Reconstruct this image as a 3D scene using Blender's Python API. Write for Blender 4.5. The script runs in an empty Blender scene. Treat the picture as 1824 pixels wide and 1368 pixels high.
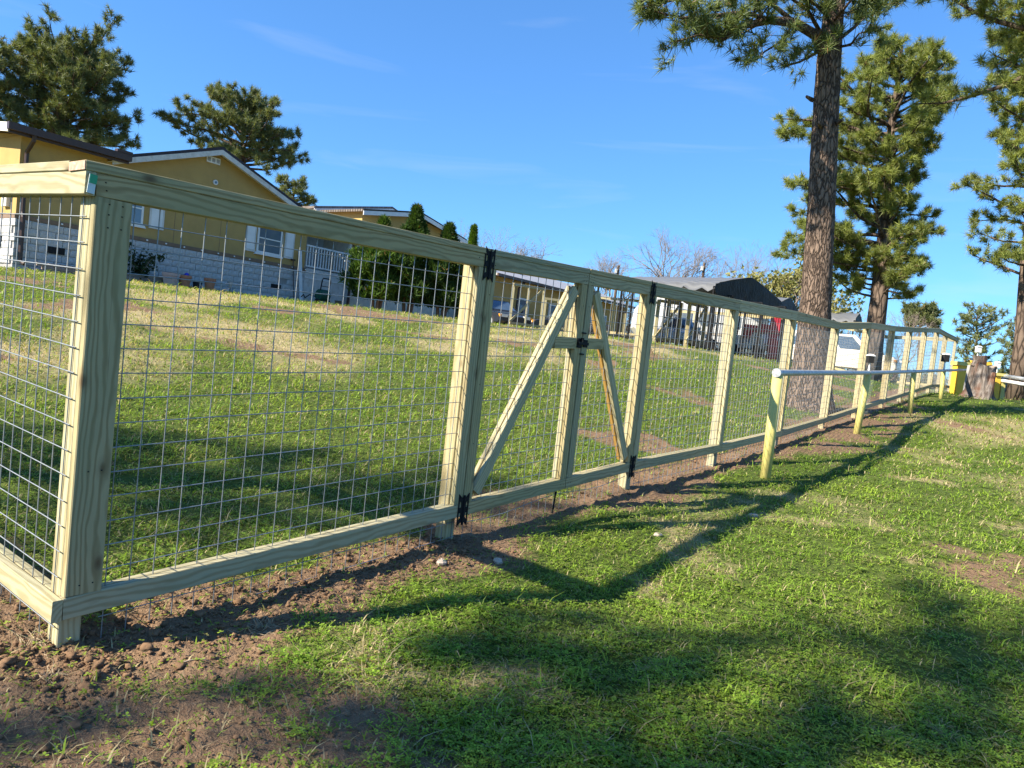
import bpy, math, random
import numpy as np
from mathutils import Vector, Matrix
rng = np.random.default_rng(7); random.seed(7)
S = bpy.context.scene
COL = S.collection

# ------------------------------------------------------------------ camera, sky, sun, exposure
F, CX, CY, EYE = 1278.0, 912.0, 684.0, 1.5           # photograph pixels (1824 x 1368)
PITCH, ROLL = math.radians(3.0), math.radians(6.3)
FW = np.array([0, math.cos(PITCH), -math.sin(PITCH)])
_R0 = np.array([1.0, 0, 0]); _U0 = np.cross(_R0, FW)
RT = _R0*math.cos(ROLL) + _U0*math.sin(ROLL); UP = _U0*math.cos(ROLL) - _R0*math.sin(ROLL)
cam_d = bpy.data.cameras.new('camera'); cam = bpy.data.objects.new('camera', cam_d); COL.objects.link(cam)
cam_d.sensor_width = 36; cam_d.lens = 36*F/1824; cam_d.clip_start = .05; cam_d.clip_end = 3000
cam.matrix_world = Matrix(((RT[0], UP[0], -FW[0], 0), (RT[1], UP[1], -FW[1], 0), (RT[2], UP[2], -FW[2], EYE), (0, 0, 0, 1)))
S.camera = cam
SUN_TRAVEL = Vector((2.50, 1.28, -1.96)).normalized()
SUN_EL = math.asin(-SUN_TRAVEL.z)
w = bpy.data.worlds.new('World'); S.world = w; w.use_nodes = True
nt = w.node_tree; nt.nodes.clear()
wo = nt.nodes.new('ShaderNodeOutputWorld'); bg = nt.nodes.new('ShaderNodeBackground')
sky = nt.nodes.new('ShaderNodeTexSky'); sky.sky_type = 'NISHITA'; sky.sun_disc = False
sky.sun_elevation = SUN_EL; sky.sun_rotation = math.atan2(-SUN_TRAVEL.x, -SUN_TRAVEL.y)
sky.air_density = 1.0; sky.dust_density = 0.0; sky.ozone_density = 3.0; sky.altitude = 0
# faint cirrus streaks
tcw = nt.nodes.new('ShaderNodeTexCoord'); mpw = nt.nodes.new('ShaderNodeMapping'); mpw.inputs['Scale'].default_value = (1.3, 1.3, 11)
nzw = nt.nodes.new('ShaderNodeTexNoise'); nzw.inputs['Scale'].default_value = 2.3; nzw.inputs['Detail'].default_value = 7; nzw.inputs['Distortion'].default_value = .6
rpw = nt.nodes.new('ShaderNodeValToRGB'); rpw.color_ramp.elements[0].position = .575; rpw.color_ramp.elements[1].position = .85
rpw.color_ramp.elements[1].color = (.20, .20, .20, 1)
mxw = nt.nodes.new('ShaderNodeMixRGB'); mxw.inputs[2].default_value = (3.6, 3.9, 4.2, 1)
nt.links.new(tcw.outputs['Generated'], mpw.inputs[0]); nt.links.new(mpw.outputs[0], nzw.inputs['Vector'])
nt.links.new(nzw.outputs['Fac'], rpw.inputs[0]); nt.links.new(rpw.outputs[0], mxw.inputs[0])
gmw = nt.nodes.new('ShaderNodeGamma'); gmw.inputs[1].default_value = .70; nt.links.new(sky.outputs[0], gmw.inputs[0])
clw = nt.nodes.new('ShaderNodeMixRGB'); clw.blend_type = 'MULTIPLY'; clw.inputs[0].default_value = 1; clw.inputs[2].default_value = (.50, .97, 1.55, 1)   # clear winter blue
nt.links.new(gmw.outputs[0], clw.inputs[1]); nt.links.new(clw.outputs[0], mxw.inputs[1]); nt.links.new(mxw.outputs[0], bg.inputs[0])
bg.inputs[1].default_value = 0.097; nt.links.new(bg.outputs[0], wo.inputs[0])
sd = bpy.data.lights.new('sun', 'SUN'); sd.energy = 5.0; sd.angle = math.radians(.55); sd.color = (1.0, .92, .78)
sun = bpy.data.objects.new('sun', sd); COL.objects.link(sun)
sun.rotation_euler = SUN_TRAVEL.to_track_quat('-Z', 'Y').to_euler(); sun.location = (-20, -10, 30)
vs = S.view_settings; vs.view_transform = 'Standard'; vs.look = 'None'; vs.exposure = 1.36; vs.gamma = 1
S.render.engine = 'CYCLES'
S.cycles.max_bounces = 6; S.cycles.transparent_max_bounces = 8

# ------------------------------------------------------------------ pixels -> directions, terrain
def ray(px, py): return FW + RT*(px-CX)/F - UP*(py-CY)/F
def at(px, py, Y):
    r = ray(px, py); r = r/r[1]*Y; return Vector((r[0], r[1], r[2]+EYE))
def pix(P):
    v = np.array([P[0], P[1], P[2]-EYE]); d = v@FW; return CX+F*(v@RT)/d, CY-F*(v@UP)/d

def _h2(i, j, seed):
    n = (i*374761393 + j*668265263 + seed*974711) & 0xffffffff
    n = ((n ^ (n >> 13))*1274126177) & 0xffffffff
    return ((n ^ (n >> 16)) & 0xffff)/65535.0
def vnoise(x, y, f, seed=0):
    x = np.asarray(x, float)*f; y = np.asarray(y, float)*f
    i = np.floor(x).astype(np.int64); j = np.floor(y).astype(np.int64); u = x-i; v = y-j
    u = u*u*(3-2*u); v = v*v*(3-2*v)
    a = _h2(i, j, seed); b = _h2(i+1, j, seed); c = _h2(i, j+1, seed); d = _h2(i+1, j+1, seed)
    return (a*(1-u)+b*u)*(1-v) + (c*(1-u)+d*u)*v
def fbm(x, y, f, seed=0, o=3):
    t = 0; a = 1; n = 0
    for k in range(o): t = t + a*vnoise(x, y, f*2**k, seed+k); n += a; a *= .5
    return t/n
C0 = np.array([-1.68, 2.72])                        # fence corner
UD = np.array([.575, .818]); UD = UD/np.linalg.norm(UD); ND = np.array([-UD[1], UD[0]])   # along the front run / into the yard
SG = [-60, -12, -3, 0, 2.4, 4.9, 7, 9.3, 12.5, 14.5, 17.4, 19.7, 21.9, 23.9, 28.7, 33, 45, 80, 160, 400, 1500]
ZG = [-.5, -.12, .03, .10, .15, .26, .36, .50, .64, .83, 1.0, 1.17, 1.35, 1.48, 1.57, 1.57, .9, -2.5, -5, -8, -8]
DH = [-1000, -100, -14, -6, 0, .6, 1.2, 2, 4, 8, 12, 16, 30]
HH = [-6, -3, -.25, -.05, 0, .05, .11, .2, .47, .95, 1.36, 1.70, 2.4]
def smin(a, b, k):
    h = np.clip(.5+.5*(b-a)/k, 0, 1); return b*(1-h)+a*h - k*h*(1-h)
def sd_(x, y): return (x-C0[0])*UD[0]+(y-C0[1])*UD[1], (x-C0[0])*ND[0]+(y-C0[1])*ND[1]
def G(x, y, fine=True):
    x = np.asarray(x, float); y = np.asarray(y, float); s, d = sd_(x, y)
    g = np.interp(s, SG, ZG); h = np.interp(d, DH, HH)
    k = np.clip((d-60)/60, 0, 1)
    z = smin(g+h, 2.25+0*g, .55)
    z = np.where(d > 0, z, g+h) - k*4
    if fine:
        r = np.hypot(x, y); fade = np.clip(1.3-r/30, 0, 1)
        z = z + fade*((fbm(x, y, .9, 3)-.5)*.07 + (fbm(x, y, 4.0, 9)-.5)*.035)
        so = soilmap(x, y)
        z = z + fade*so*((fbm(x, y, 9, 21)-.45)*.06 + (fbm(x, y, 28, 23, 2)-.5)*.022)
    return z
def soilmap(x, y):
    x = np.asarray(x, float); y = np.asarray(y, float); s, d = sd_(x, y)
    n = fbm(x, y, 1.6, 31, 4); n2 = fbm(x, y, 5, 77, 3)
    wd = .24+.34*(n-.38)*2
    tr = np.exp(-((d+.10)/np.maximum(wd, .12))**2)*np.clip((s+.6)*2, 0, 1)
    gate = np.exp(-((s-3.4)/.75)**2)
    tr = tr*(1-.75*gate)*np.clip(1.35-s/40, 0, 1)
    lr = np.exp(-((s+.02)/.28)**2)*(d > -.3)
    bl = np.clip(1.5-np.hypot((x+1.15)/1.15, (y-2.15)/.62), 0, 1)*.85*np.clip(.25+(n-.28)*2.0, .12, 1)
    pp = np.exp(-(((d+.75)/.5)**2))*np.clip((s-8.5)/2, 0, 1)*np.clip((22-s)/4, 0, 1)*.9*np.clip((n-.40)*6, 0, 1)
    far = np.clip((fbm(x, y, .55, 55, 4)-.60)*7, 0, 1)*.6
    v = np.maximum.reduce([tr*1.15, lr, bl*.95, pp, far])
    return np.clip(v*1.25 + (n2-.5)*.9*np.clip(v*2.2, 0, 1), 0, 1)
def drymap(x, y):
    s, d = sd_(np.asarray(x, float), np.asarray(y, float))
    up = np.clip((d-3.6)/2.6, 0, 1)*np.clip(1.6-d/30, .4, 1)
    n = fbm(x, y, .7, 91, 4)
    o = np.maximum(np.clip((fbm(x, y, .45, 15, 4)-.56)*5, 0, 1)*.5, np.clip((fbm(x, y, 2.1, 17, 3)-.62)*6, 0, 1)*.5)
    return np.clip(np.where(d > 0, up*np.clip((n-.42)*2.4, 0.05, .65) + .08, o), 0, 1)
def gz(x, y): return float(G(np.array([x]), np.array([y]))[0])
def hit(px, py, tmax=120):
    r = ray(px, py); r = r/r[1]; ys = np.concatenate([np.arange(1.2, 30, .02), np.arange(30, tmax, .1)])
    z = EYE+r[2]*ys; g = G(r[0]*ys, ys); k = np.where(z <= g)[0]
    Y = ys[k[0]] if len(k) else tmax
    return Vector((r[0]*Y, Y, gz(r[0]*Y, Y)))
def foot(px, py, Y):
    p = at(px, py, Y); p.z = gz(p.x, p.y); return p

# ------------------------------------------------------------------ object helpers
WM = {}
def tag(o, label=None, cat=None, group=None, kind=None):
    if label: o['label'] = label
    if cat: o['category'] = cat
    if group: o['group'] = group
    if kind: o['kind'] = kind
    return o
def put(o, M, parent=None):
    COL.objects.link(o); WM[o.name] = M.copy()
    if parent is not None:
        o.parent = parent; o.matrix_local = WM[parent.name].inverted() @ M
    else: o.matrix_local = M
    return o
def thing(name, loc, label, cat, group=None, rz=0):
    o = bpy.data.objects.new(name, None); o.empty_display_size = .1
    put(o, Matrix.Translation(loc) @ Matrix.Rotation(rz, 4, 'Z')); return tag(o, label, cat, group)
def mesh_np(name, V_, faces, smooth=False):
    """faces: (n,k) int array or list of lists"""
    me = bpy.data.meshes.new(name); V_ = np.asarray(V_, np.float32)
    if isinstance(faces, np.ndarray):
        n, k = faces.shape
        me.vertices.add(len(V_)); me.vertices.foreach_set('co', V_.ravel())
        me.loops.add(n*k); me.loops.foreach_set('vertex_index', faces.ravel().astype(np.int32))
        me.polygons.add(n); me.polygons.foreach_set('loop_start', np.arange(0, n*k, k, dtype=np.int32))
        me.polygons.foreach_set('loop_total', np.full(n, k, np.int32))
        me.update(calc_edges=True)
    else:
        me.from_pydata([tuple(map(float, v)) for v in V_], [], [list(map(int, f)) for f in faces]); me.update()
    if smooth: me.polygons.foreach_set('use_smooth', np.ones(len(me.polygons), bool))
    return me
def ob(name, me, mat, parent=None, M=None):
    o = bpy.data.objects.new(name, me)
    if mat is not None and len(me.materials) == 0: me.materials.append(mat)
    return put(o, M if M is not None else Matrix.Identity(4), parent)
class MB:
    def __init__(s): s.v = []; s.f = []; s.n = 0
    def add(s, v, f):
        s.v.extend([tuple(p) for p in v]); s.f.extend([[i+s.n for i in q] for q in f]); s.n += len(v)
    def box(s, c, d, M=None):
        c = Vector(c); h = Vector(d)/2
        v = [c+Vector((h.x*a, h.y*b, h.z*e)) for a in (-1, 1) for b in (-1, 1) for e in (-1, 1)]
        if M is not None: v = [M @ p for p in v]
        s.add(v, [(0, 1, 3, 2), (4, 6, 7, 5), (0, 4, 5, 1), (2, 3, 7, 6), (0, 2, 6, 4), (1, 5, 7, 3)])
    def tube(s, pts, rad, sides=8, cap=True):
        pts = [Vector(p) for p in pts]; n = len(pts); rad = rad if hasattr(rad, '__len__') else [rad]*n
        v = []; a = None
        for i, p in enumerate(pts):
            t = (pts[min(i+1, n-1)]-pts[max(i-1, 0)]).normalized()
            if a is None: a = t.orthogonal().normalized()
            a = (a - t*a.dot(t)).normalized(); b = t.cross(a)
            for k in range(sides):
                q = 2*math.pi*k/sides; v.append(p+(a*math.cos(q)+b*math.sin(q))*rad[i])
        f = [(i*sides+k, i*sides+(k+1) % sides, (i+1)*sides+(k+1) % sides, (i+1)*sides+k) for i in range(n-1) for k in range(sides)]
        if cap: f += [tuple(reversed(range(sides))), tuple((n-1)*sides+k for k in range(sides))]
        s.add(v, f)
    def lathe(s, prof, seg=20, c=(0, 0, 0)):
        c = Vector(c); v = []; n = len(prof)
        for r, z in prof:
            for k in range(seg):
                q = 2*math.pi*k/seg; v.append(c+Vector((r*math.cos(q), r*math.sin(q), z)))
        f = [(i*seg+k, i*seg+(k+1) % seg, (i+1)*seg+(k+1) % seg, (i+1)*seg+k) for i in range(n-1) for k in range(seg)]
        f += [tuple(reversed(range(seg))), tuple((n-1)*seg+k for k in range(seg))]
        s.add(v, f)
    def prism(s, poly, d0, d1, ax=1):
        """poly of (a,b) extruded along axis ax from d0 to d1"""
        n = len(poly)
        def mk(a, b, d): return (d, a, b) if ax == 0 else ((a, d, b) if ax == 1 else (a, b, d))
        v = [mk(a, b, d0) for a, b in poly]+[mk(a, b, d1) for a, b in poly]
        f = [tuple(reversed(range(n))), tuple(range(n, 2*n))]+[(i, (i+1) % n, n+(i+1) % n, n+i) for i in range(n)]
        s.add(v, f)
    def ob(s, name, mat, parent=None, M=None, smooth=False):
        me = mesh_np(name, s.v, s.f, smooth); return ob(name, me, mat, parent, M)
_bc = {}
def board_mesh(L, w_, h_, ch=.003):
    k = (round(L, 3), round(w_, 4), round(h_, 4), ch)
    if k not in _bc:
        a, b = w_/2, h_/2; c = min(ch, a*.5, b*.5)
        pr = [(-a+c, -b), (a-c, -b), (a, -b+c), (a, b-c), (a-c, b), (-a+c, b), (-a, b-c), (-a, -b+c)]
        m = MB(); m.prism(pr, 0, L, 0); _bc[k] = mesh_np('board', m.v, m.f)
    return _bc[k]
def frameM(p0, p1, up=Vector((0, 0, 1))):
    x = (Vector(p1)-Vector(p0)).normalized(); y = up.cross(x)
    if y.length < 1e-4: y = Vector((0, 1, 0)).cross(x)
    y.normalize(); z = x.cross(y)
    return Matrix(((x.x, y.x, z.x, p0[0]), (x.y, y.y, z.y, p0[1]), (x.z, y.z, z.z, p0[2]), (0, 0, 0, 1)))
def board(name, p0, p1, w_, h_, mat, parent=None, up=Vector((0, 0, 1)), ch=.003):
    """timber along p0->p1 (centre line), w_ across, h_ along 'up'"""
    p0 = Vector(p0); p1 = Vector(p1); me = board_mesh((p1-p0).length, w_, h_, ch)
    if len(me.materials) and me.materials[0] != mat: me = me.copy(); me.materials.clear()
    return ob(name, me, mat, parent, frameM(p0, p1, up))

# ------------------------------------------------------------------ materials
class NT:
    def __init__(s, name):
        s.m = bpy.data.materials.new(name); s.m.use_nodes = True; s.t = s.m.node_tree; s.t.nodes.clear()
        s.out = s.N('ShaderNodeOutputMaterial')
    def N(s, ty, **k):
        n = s.t.nodes.new(ty)
        for a, b in k.items():
            if a in n.inputs.keys(): s.set(n.inputs[a], b)
            else: setattr(n, a, b)
        return n
    def set(s, i, v):
        if isinstance(v, bpy.types.NodeSocket): s.t.links.new(v, i)
        else: i.default_value = v
    def mix(s, f, a, b, mode='MIX'):
        n = s.t.nodes.new('ShaderNodeMixRGB'); n.blend_type = mode
        for i, v in zip((0, 1, 2), (f, a, b)):
            s.set(n.inputs[i], (v+(1,) if isinstance(v, tuple) and len(v) == 3 else v))
        return n.outputs[0]
    def math(s, op, a, b=0.0, c=0.0):
        n = s.t.nodes.new('ShaderNodeMath'); n.operation = op
        for i, v in zip((0, 1, 2), (a, b, c)): s.set(n.inputs[i], v)
        return n.outputs[0]
    def ramp(s, f, stops):
        n = s.t.nodes.new('ShaderNodeValToRGB'); cr = n.color_ramp
        while len(cr.elements) < len(stops): cr.elements.new(.5)
        for e, (p, c) in zip(cr.elements, stops):
            e.position = p; e.color = (c, c, c, 1) if not isinstance(c, tuple) else c+(1,)
        s.set(n.inputs[0], f); return n.outputs[0]
    def noise(s, vec, scale, detail=4, rough=.55, dist=0, out='Fac'):
        n = s.N('ShaderNodeTexNoise', Scale=scale, Detail=detail, Roughness=rough, Distortion=dist)
        if vec is not None: s.set(n.inputs['Vector'], vec)
        return n.outputs[out]
    def coord(s, kind='Object', scale=(1, 1, 1), rnd=0):
        v = s.N('ShaderNodeTexCoord').outputs[kind]
        m = s.N('ShaderNodeMapping'); s.set(m.inputs[0], v); m.inputs['Scale'].default_value = scale
        if rnd:
            oi = s.N('ShaderNodeObjectInfo'); a = s.N('ShaderNodeVectorMath', operation='ADD')
            k = s.math('MULTIPLY', oi.outputs['Random'], rnd)
            cx = s.N('ShaderNodeCombineXYZ'); s.set(cx.inputs[0], k); s.set(cx.inputs[1], s.math('MULTIPLY', oi.outputs['Random'], .0))
            s.set(a.inputs[0], m.outputs[0]); s.set(a.inputs[1], cx.outputs[0]); return a.outputs[0]
        return m.outputs[0]
    def bump(s, h, st=.3, dist=.01):
        n = s.N('ShaderNodeBump', Strength=st, Distance=dist); s.set(n.inputs['Height'], h); return n.outputs[0]
    def done(s, col, rough=.7, metal=0, normal=None, spec=.4, trans=0, tcol=None):
        p = s.N('ShaderNodeBsdfPrincipled'); s.set(p.inputs['Base Color'], col+(1,) if isinstance(col, tuple) else col)
        s.set(p.inputs['Roughness'], rough); s.set(p.inputs['Metallic'], metal); s.set(p.inputs['Specular IOR Level'], spec)
        if normal is not None: s.set(p.inputs['Normal'], normal)
        o = p.outputs[0]
        if trans:
            t = s.N('ShaderNodeBsdfTranslucent'); s.set(t.inputs[0], tcol if tcol is not None else (col+(1,) if isinstance(col, tuple) else col))
            mx = s.N('ShaderNodeMixShader'); mx.inputs[0].default_value = trans
            s.t.links.new(o, mx.inputs[1]); s.t.links.new(t.outputs[0], mx.inputs[2]); o = mx.outputs[0]
        s.t.links.new(o, s.out.inputs[0]); return s.m
def m_wood(name, pale, dark, green, gr=.5):
    n = NT(name); oi = n.N('ShaderNodeObjectInfo').outputs['Random']
    v = n.coord('Object', (.28, 1, 1), 37.0)
    warp = n.noise(v, 5.5, 3, .5, 0, 'Color')
    sc = n.N('ShaderNodeVectorMath', operation='SCALE'); n.set(sc.inputs[0], warp); sc.inputs['Scale'].default_value = .085
    ad = n.N('ShaderNodeVectorMath', operation='ADD'); n.set(ad.inputs[0], v); n.set(ad.inputs[1], sc.outputs[0])
    off = n.N('ShaderNodeVectorMath', operation='ADD'); n.set(off.inputs[0], ad.outputs[0]); off.inputs[1].default_value = (0, .055, .02)
    wv = n.N('ShaderNodeTexWave', wave_type='RINGS', rings_direction='X', Scale=17.0, Distortion=2.2, Detail=2.0); n.set(wv.inputs['Vector'], off.outputs[0]); wv.inputs['Detail Scale'].default_value = 1.2
    ring = n.ramp(wv.outputs['Fac'], [(.35, 0.0), (.8, .75), (1.0, 1.0)])
    fine = n.noise(n.coord('Object', (3, 160, 160), 11.0), 1, 3)
    big = n.noise(n.coord('Object', (1.1, 4, 4), 19.0), 1.6, 3)
    c = n.mix(n.math('MULTIPLY', ring, .80), pale, dark)
    c = n.mix(n.math('MULTIPLY', fine, .22), c, dark)
    c = n.mix(n.ramp(big, [(.38, 0.0), (.72, gr)]), c, green)
    sp = n.noise(n.coord('Object', (6, 22, 22), 5.0), 1.0, 2)
    c = n.mix(n.ramp(sp, [(.62, 0.0), (.76, .34)]), c, (.20, .15, .07))
    vo = n.N('ShaderNodeTexVoronoi', Scale=1.0); n.set(vo.inputs['Vector'], n.coord('Object', (5.5, 11, 11), 23.0))
    sx = n.N('ShaderNodeSeparateColor'); n.set(sx.inputs[0], vo.outputs['Color'])
    msk = n.math('GREATER_THAN', sx.outputs[0], .80)
    kn = n.math('MULTIPLY', n.ramp(vo.outputs['Distance'], [(.05, 1.0), (.12, .75), (.2, .25), (.36, 0.0)]), msk)
    c = n.mix(n.math('MULTIPLY', kn, .85), c, (.10, .058, .028))
    ck = n.noise(n.coord('Object', (1.6, 85, 85), 29.0), 1.0, 2)
    c = n.mix(n.ramp(ck, [(.70, 0.0), (.76, .55)]), c, (.09, .07, .045))
    c = n.mix(1.0, c, n.ramp(oi, [(0, (.84, .86, .88)), (.5, (1, .99, .97)), (1, (1.0, .92, .78))]), 'MULTIPLY')
    b = n.math('ADD', n.math('MULTIPLY', ring, .5), fine)
    return n.done(c, .72, 0, n.bump(b, .35, .002), .3)
WOOD = m_wood('treated_pine', (.425, .365, .215), (.235, .185, .09), (.235, .25, .14))
WOODL = m_wood('new_pine', (.46, .41, .255), (.30, .24, .12), (.32, .325, .19), .35)
WOODO = m_wood('orange_pine', (.52, .33, .10), (.36, .20, .05), (.46, .30, .09), .3)
def m_plain(name, col, rough=.6, metal=0, var=.18, sc=6, spec=.4, bump=0, dirt=None):
    n = NT(name); a = n.noise(n.coord('Object'), sc, 5)
    c = n.mix(n.ramp(a, [(.3, 0.0), (.75, 1.0)]), tuple(x*(1-var) for x in col), tuple(min(1, x*(1+var*.6)) for x in col))
    if dirt: c = n.mix(n.ramp(n.noise(n.coord('Object'), sc*2.3, 6, .65), [(.5, 0.0), (.72, .8)]), c, dirt)
    nm = n.bump(n.noise(n.coord('Object'), sc*14, 3), bump, .004) if bump else None
    return n.done(c, rough, metal, nm, spec)
GALV = m_plain('galvanised_wire', (.29, .31, .32), .5, .6, .25, 30)
PIPE = m_plain('grey_painted_pipe', (.40, .43, .45), .5, .35, .25, 14, .4, .1, (.18, .12, .08))
BLACK = m_plain('black_iron', (.012, .012, .013), .7, 0, .2, 30, .15)
YPAINT = m_plain('yellow_paint', (.58, .50, .155), .6, 0, .16, 7, .4, .08, (.50, .40, .14))
OPAINT = m_plain('golden_paint', (.80, .48, .05), .6, 0, .14, 5, .4, .05)
WHITE = m_plain('white_paint', (.72, .72, .70), .5, 0, .1, 3)
DIRTYW = m_plain('dirty_white', (.60, .59, .55), .6, 0, .18, 2.5, .3, .05, (.40, .36, .30))
BROWN = m_plain('brown_gutter', (.055, .030, .022), .4, 0, .15, 4)
STUCCO = m_plain('ochre_stucco', (.42, .285, .105), .9, 0, .14, 1.3, .2, .25, (.35, .24, .10))
STUCCO2 = m_plain('tan_stucco', (.46, .31, .11), .9, 0, .1, 1.7, .2, .25)
BAND = m_plain('brown_band', (.20, .13, .085), .8, 0, .2, 5)
BLOCK = m_plain('white_block', (.46, .455, .44), .9, 0, .14, 9, .2, .6, (.33, .31, .29))
MORTAR = m_plain('mortar', (.30, .29, .275), .95, 0, .1, 12)
BRICK = m_plain('edging_brick', (.30, .235, .19), .9, 0, .35, 4, .2, .5)
DARK = m_plain('dark_hollow', (.012, .012, .012), .9)
TERRA = m_plain('terracotta', (.50, .20, .10), .8, 0, .18, 9)
PINKP = m_plain('pale_terracotta', (.66, .42, .34), .8, 0, .12, 9)
BLUEB = m_plain('blue_glaze', (.02, .03, .40), .15)
RED = m_plain('red_paint', (.62, .03, .05), .4, 0, .1, 4)
SILVER = m_plain('silver_paint', (.50, .52, .54), .25, .5, .06, 3)
CREAM = m_plain('cream_paint', (.66, .60, .50), .3, 0, .06, 3)
DARKCAR = m_plain('dark_paint', (.03, .035, .045), .25, .2, .06, 3)
RUBBER = m_plain('rubber', (.02, .02, .02), .8)
GREENHOSE = m_plain('green_hose', (.02, .10, .06), .5)
TAGG = m_plain('green_tag', (.03, .33, .15), .5); TAGW = m_plain('pale_tag', (.55, .63, .62), .5)
REDEND = m_plain('red_end_grain', (.58, .34, .24), .8, 0, .35, 26, .3, 0, (.66, .55, .42))
ORANGE = m_plain('amber_lens', (.9, .35, .03), .3)
def m_glass(name, col=(.045, .06, .08)):
    n = NT(name); c = n.mix(n.noise(n.coord('Object'), 1.3, 3), tuple(x*.6 for x in col), tuple(x*1.6 for x in col)); return n.done(c, .06, 0, None, .8)
GLASS = m_glass('window_glass', (.10, .14, .18)); GLASSB = m_glass('vehicle_glass', (.05, .08, .12))
def m_tarp():
    n = NT('grey_tarp'); v = n.coord('Object'); wv = n.N('ShaderNodeTexWave', Scale=1.1, Distortion=3.0, Detail=3.0); n.set(wv.inputs['Vector'], v)
    c = n.mix(n.noise(v, 2.0, 5), (.10, .10, .098), (.165, .165, .16)); return n.done(c, .5, 0, n.bump(wv.outputs['Fac'], .5, .06), .5)
TARP = m_tarp()
def m_tarpb():
    n = NT('black_tarp'); v = n.coord('Object', (1, 1, .25)); c = n.mix(n.noise(v, 5, 5), (.012, .012, .013), (.035, .035, .037))
    return n.done(c, .6, 0, n.bump(n.noise(v, 6, 3, .5, 1.5), .8, .08), .2)
TARPB = m_tarpb()
def m_shingle():
    n = NT('roof_shingle'); b = n.N('ShaderNodeTexBrick', Scale=3.2); n.set(b.inputs['Vector'], n.coord('Object'))
    b.inputs['Color1'].default_value = (.16, .13, .11, 1); b.inputs['Color2'].default_value = (.24, .20, .175, 1); b.inputs['Mortar'].default_value = (.07, .06, .05, 1)
    b.inputs['Mortar Size'].default_value = .03
    return n.done(b.outputs[0], .9, 0, None, .2)
SHINGLE = m_shingle()
def m_bark(name, c1, c2, sc):
    n = NT(name); v = n.coord('Object', (1, 1, .26))
    wp = n.noise(v, sc*.8, 3, .5, 0, 'Color'); a = n.N('ShaderNodeVectorMath', operation='SCALE'); n.set(a.inputs[0], wp); a.inputs['Scale'].default_value = .16
    ad = n.N('ShaderNodeVectorMath', operation='ADD'); n.set(ad.inputs[0], v); n.set(ad.inputs[1], a.outputs[0])
    vo = n.N('ShaderNodeTexVoronoi', Scale=sc, feature='DISTANCE_TO_EDGE'); n.set(vo.inputs['Vector'], ad.outputs[0])
    pl = n.ramp(vo.outputs['Distance'], [(.0, 0.0), (.16, .75), (.4, 1.0)])
    fi = n.noise(v, sc*7, 5, .65)
    c = n.mix(pl, (.045, .032, .025), n.mix(fi, c1, c2))
    return n.done(c, .92, 0, n.bump(n.math('ADD', pl, n.math('MULTIPLY', fi, .35)), 1.0, .035), .15)
BARK = m_bark('pine_bark', (.13, .086, .062), (.32, .235, .175), 15.0)
BARKF = m_bark('far_bark', (.11, .075, .055), (.24, .18, .135), 6.0)
TWIG = m_plain('bare_twig', (.23, .185, .15), .9, 0, .2, 1)
CEDARB = m_plain('red_bark', (.26, .14, .085), .9, 0, .3, 6)
def m_leaf(name, trans=.35, rough=.55, boost=1.0, spec=.25):
    n = NT(name); at_ = n.N('ShaderNodeAttribute', attribute_name='tint')
    c = at_.outputs['Color']
    tc = n.mix(1.0, c, (1.25, 1.25, .55), 'MULTIPLY')
    return n.done(c, rough, 0, None, spec, trans, tc)
GRASSM = m_leaf('grass_leaf', .38); NEEDLE = m_leaf('pine_needles', .3, .5, 1, .35); LEAFM = m_leaf('broad_leaf', .3)
def m_ground():
    n = NT('ground_soil'); v = n.coord('Object')
    so = n.N('ShaderNodeAttribute', attribute_name='soil').outputs['Fac']; dr = n.N('ShaderNodeAttribute', attribute_name='dry').outputs['Fac']
    a = n.noise(v, 2.2, 7, .6); b = n.noise(v, 26, 6, .65); c3 = n.noise(v, 110, 3, .6)
    soil = n.mix(a, (.15, .09, .05), (.335, .222, .132)); soil = n.mix(n.ramp(b, [(.35, .75), (.65, 0.0)]), soil, (.15, .09, .055))
    soil = n.mix(n.ramp(c3, [(.55, 0.0), (.75, .5)]), soil, (.48, .35, .22))
    green = n.mix(b, (.04, .068, .014), (.13, .165, .034)); straw = n.mix(c3, (.26, .20, .095), (.50, .41, .22))
    c = n.mix(n.ramp(n.math('ADD', n.math('MULTIPLY', dr, .85), n.math('MULTIPLY', b, .45)), [(.32, 0.0), (.75, .95)]), green, straw)
    c = n.mix(n.ramp(n.math('ADD', so, n.math('MULTIPLY', n.math('SUBTRACT', b, .5), .6)), [(.22, 0.0), (.5, 1.0)]), c, soil)
    h = n.math('ADD', n.math('MULTIPLY', b, 1.0), n.math('MULTIPLY', c3, .35))
    return n.done(c, .95, 0, n.bump(h, .9, .03), .1)
GROUND = m_ground()
CLOD = m_plain('soil_clod', (.205, .124, .07), .95, 0, .35, 16, .1, .5)
STONE = m_plain('pale_stone', (.50, .40, .31), .9, 0, .2, 14, .2, .4)
def m_stump():
    n = NT('weathered_stump'); v = n.coord('Object', (1, 1, .12)); st = n.noise(v, 16, 5, .6); big = n.noise(n.coord('Object', (1, 1, .5)), 2.6, 4)
    c = n.mix(n.ramp(st, [(.35, 0.0), (.65, 1.0)]), (.06, .045, .036), (.24, .205, .18)); c = n.mix(n.ramp(big, [(.46, 0.0), (.62, .85)]), c, n.mix(st, (.07, .03, .02), (.24, .11, .06)))
    return n.done(c, .95, 0, n.bump(st, 1.0, .05), .1)
STUMPM = m_stump()
STUMPT = m_plain('stump_cut', (.36, .29, .22), .9, 0, .3, 10, .2, .4)

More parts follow.
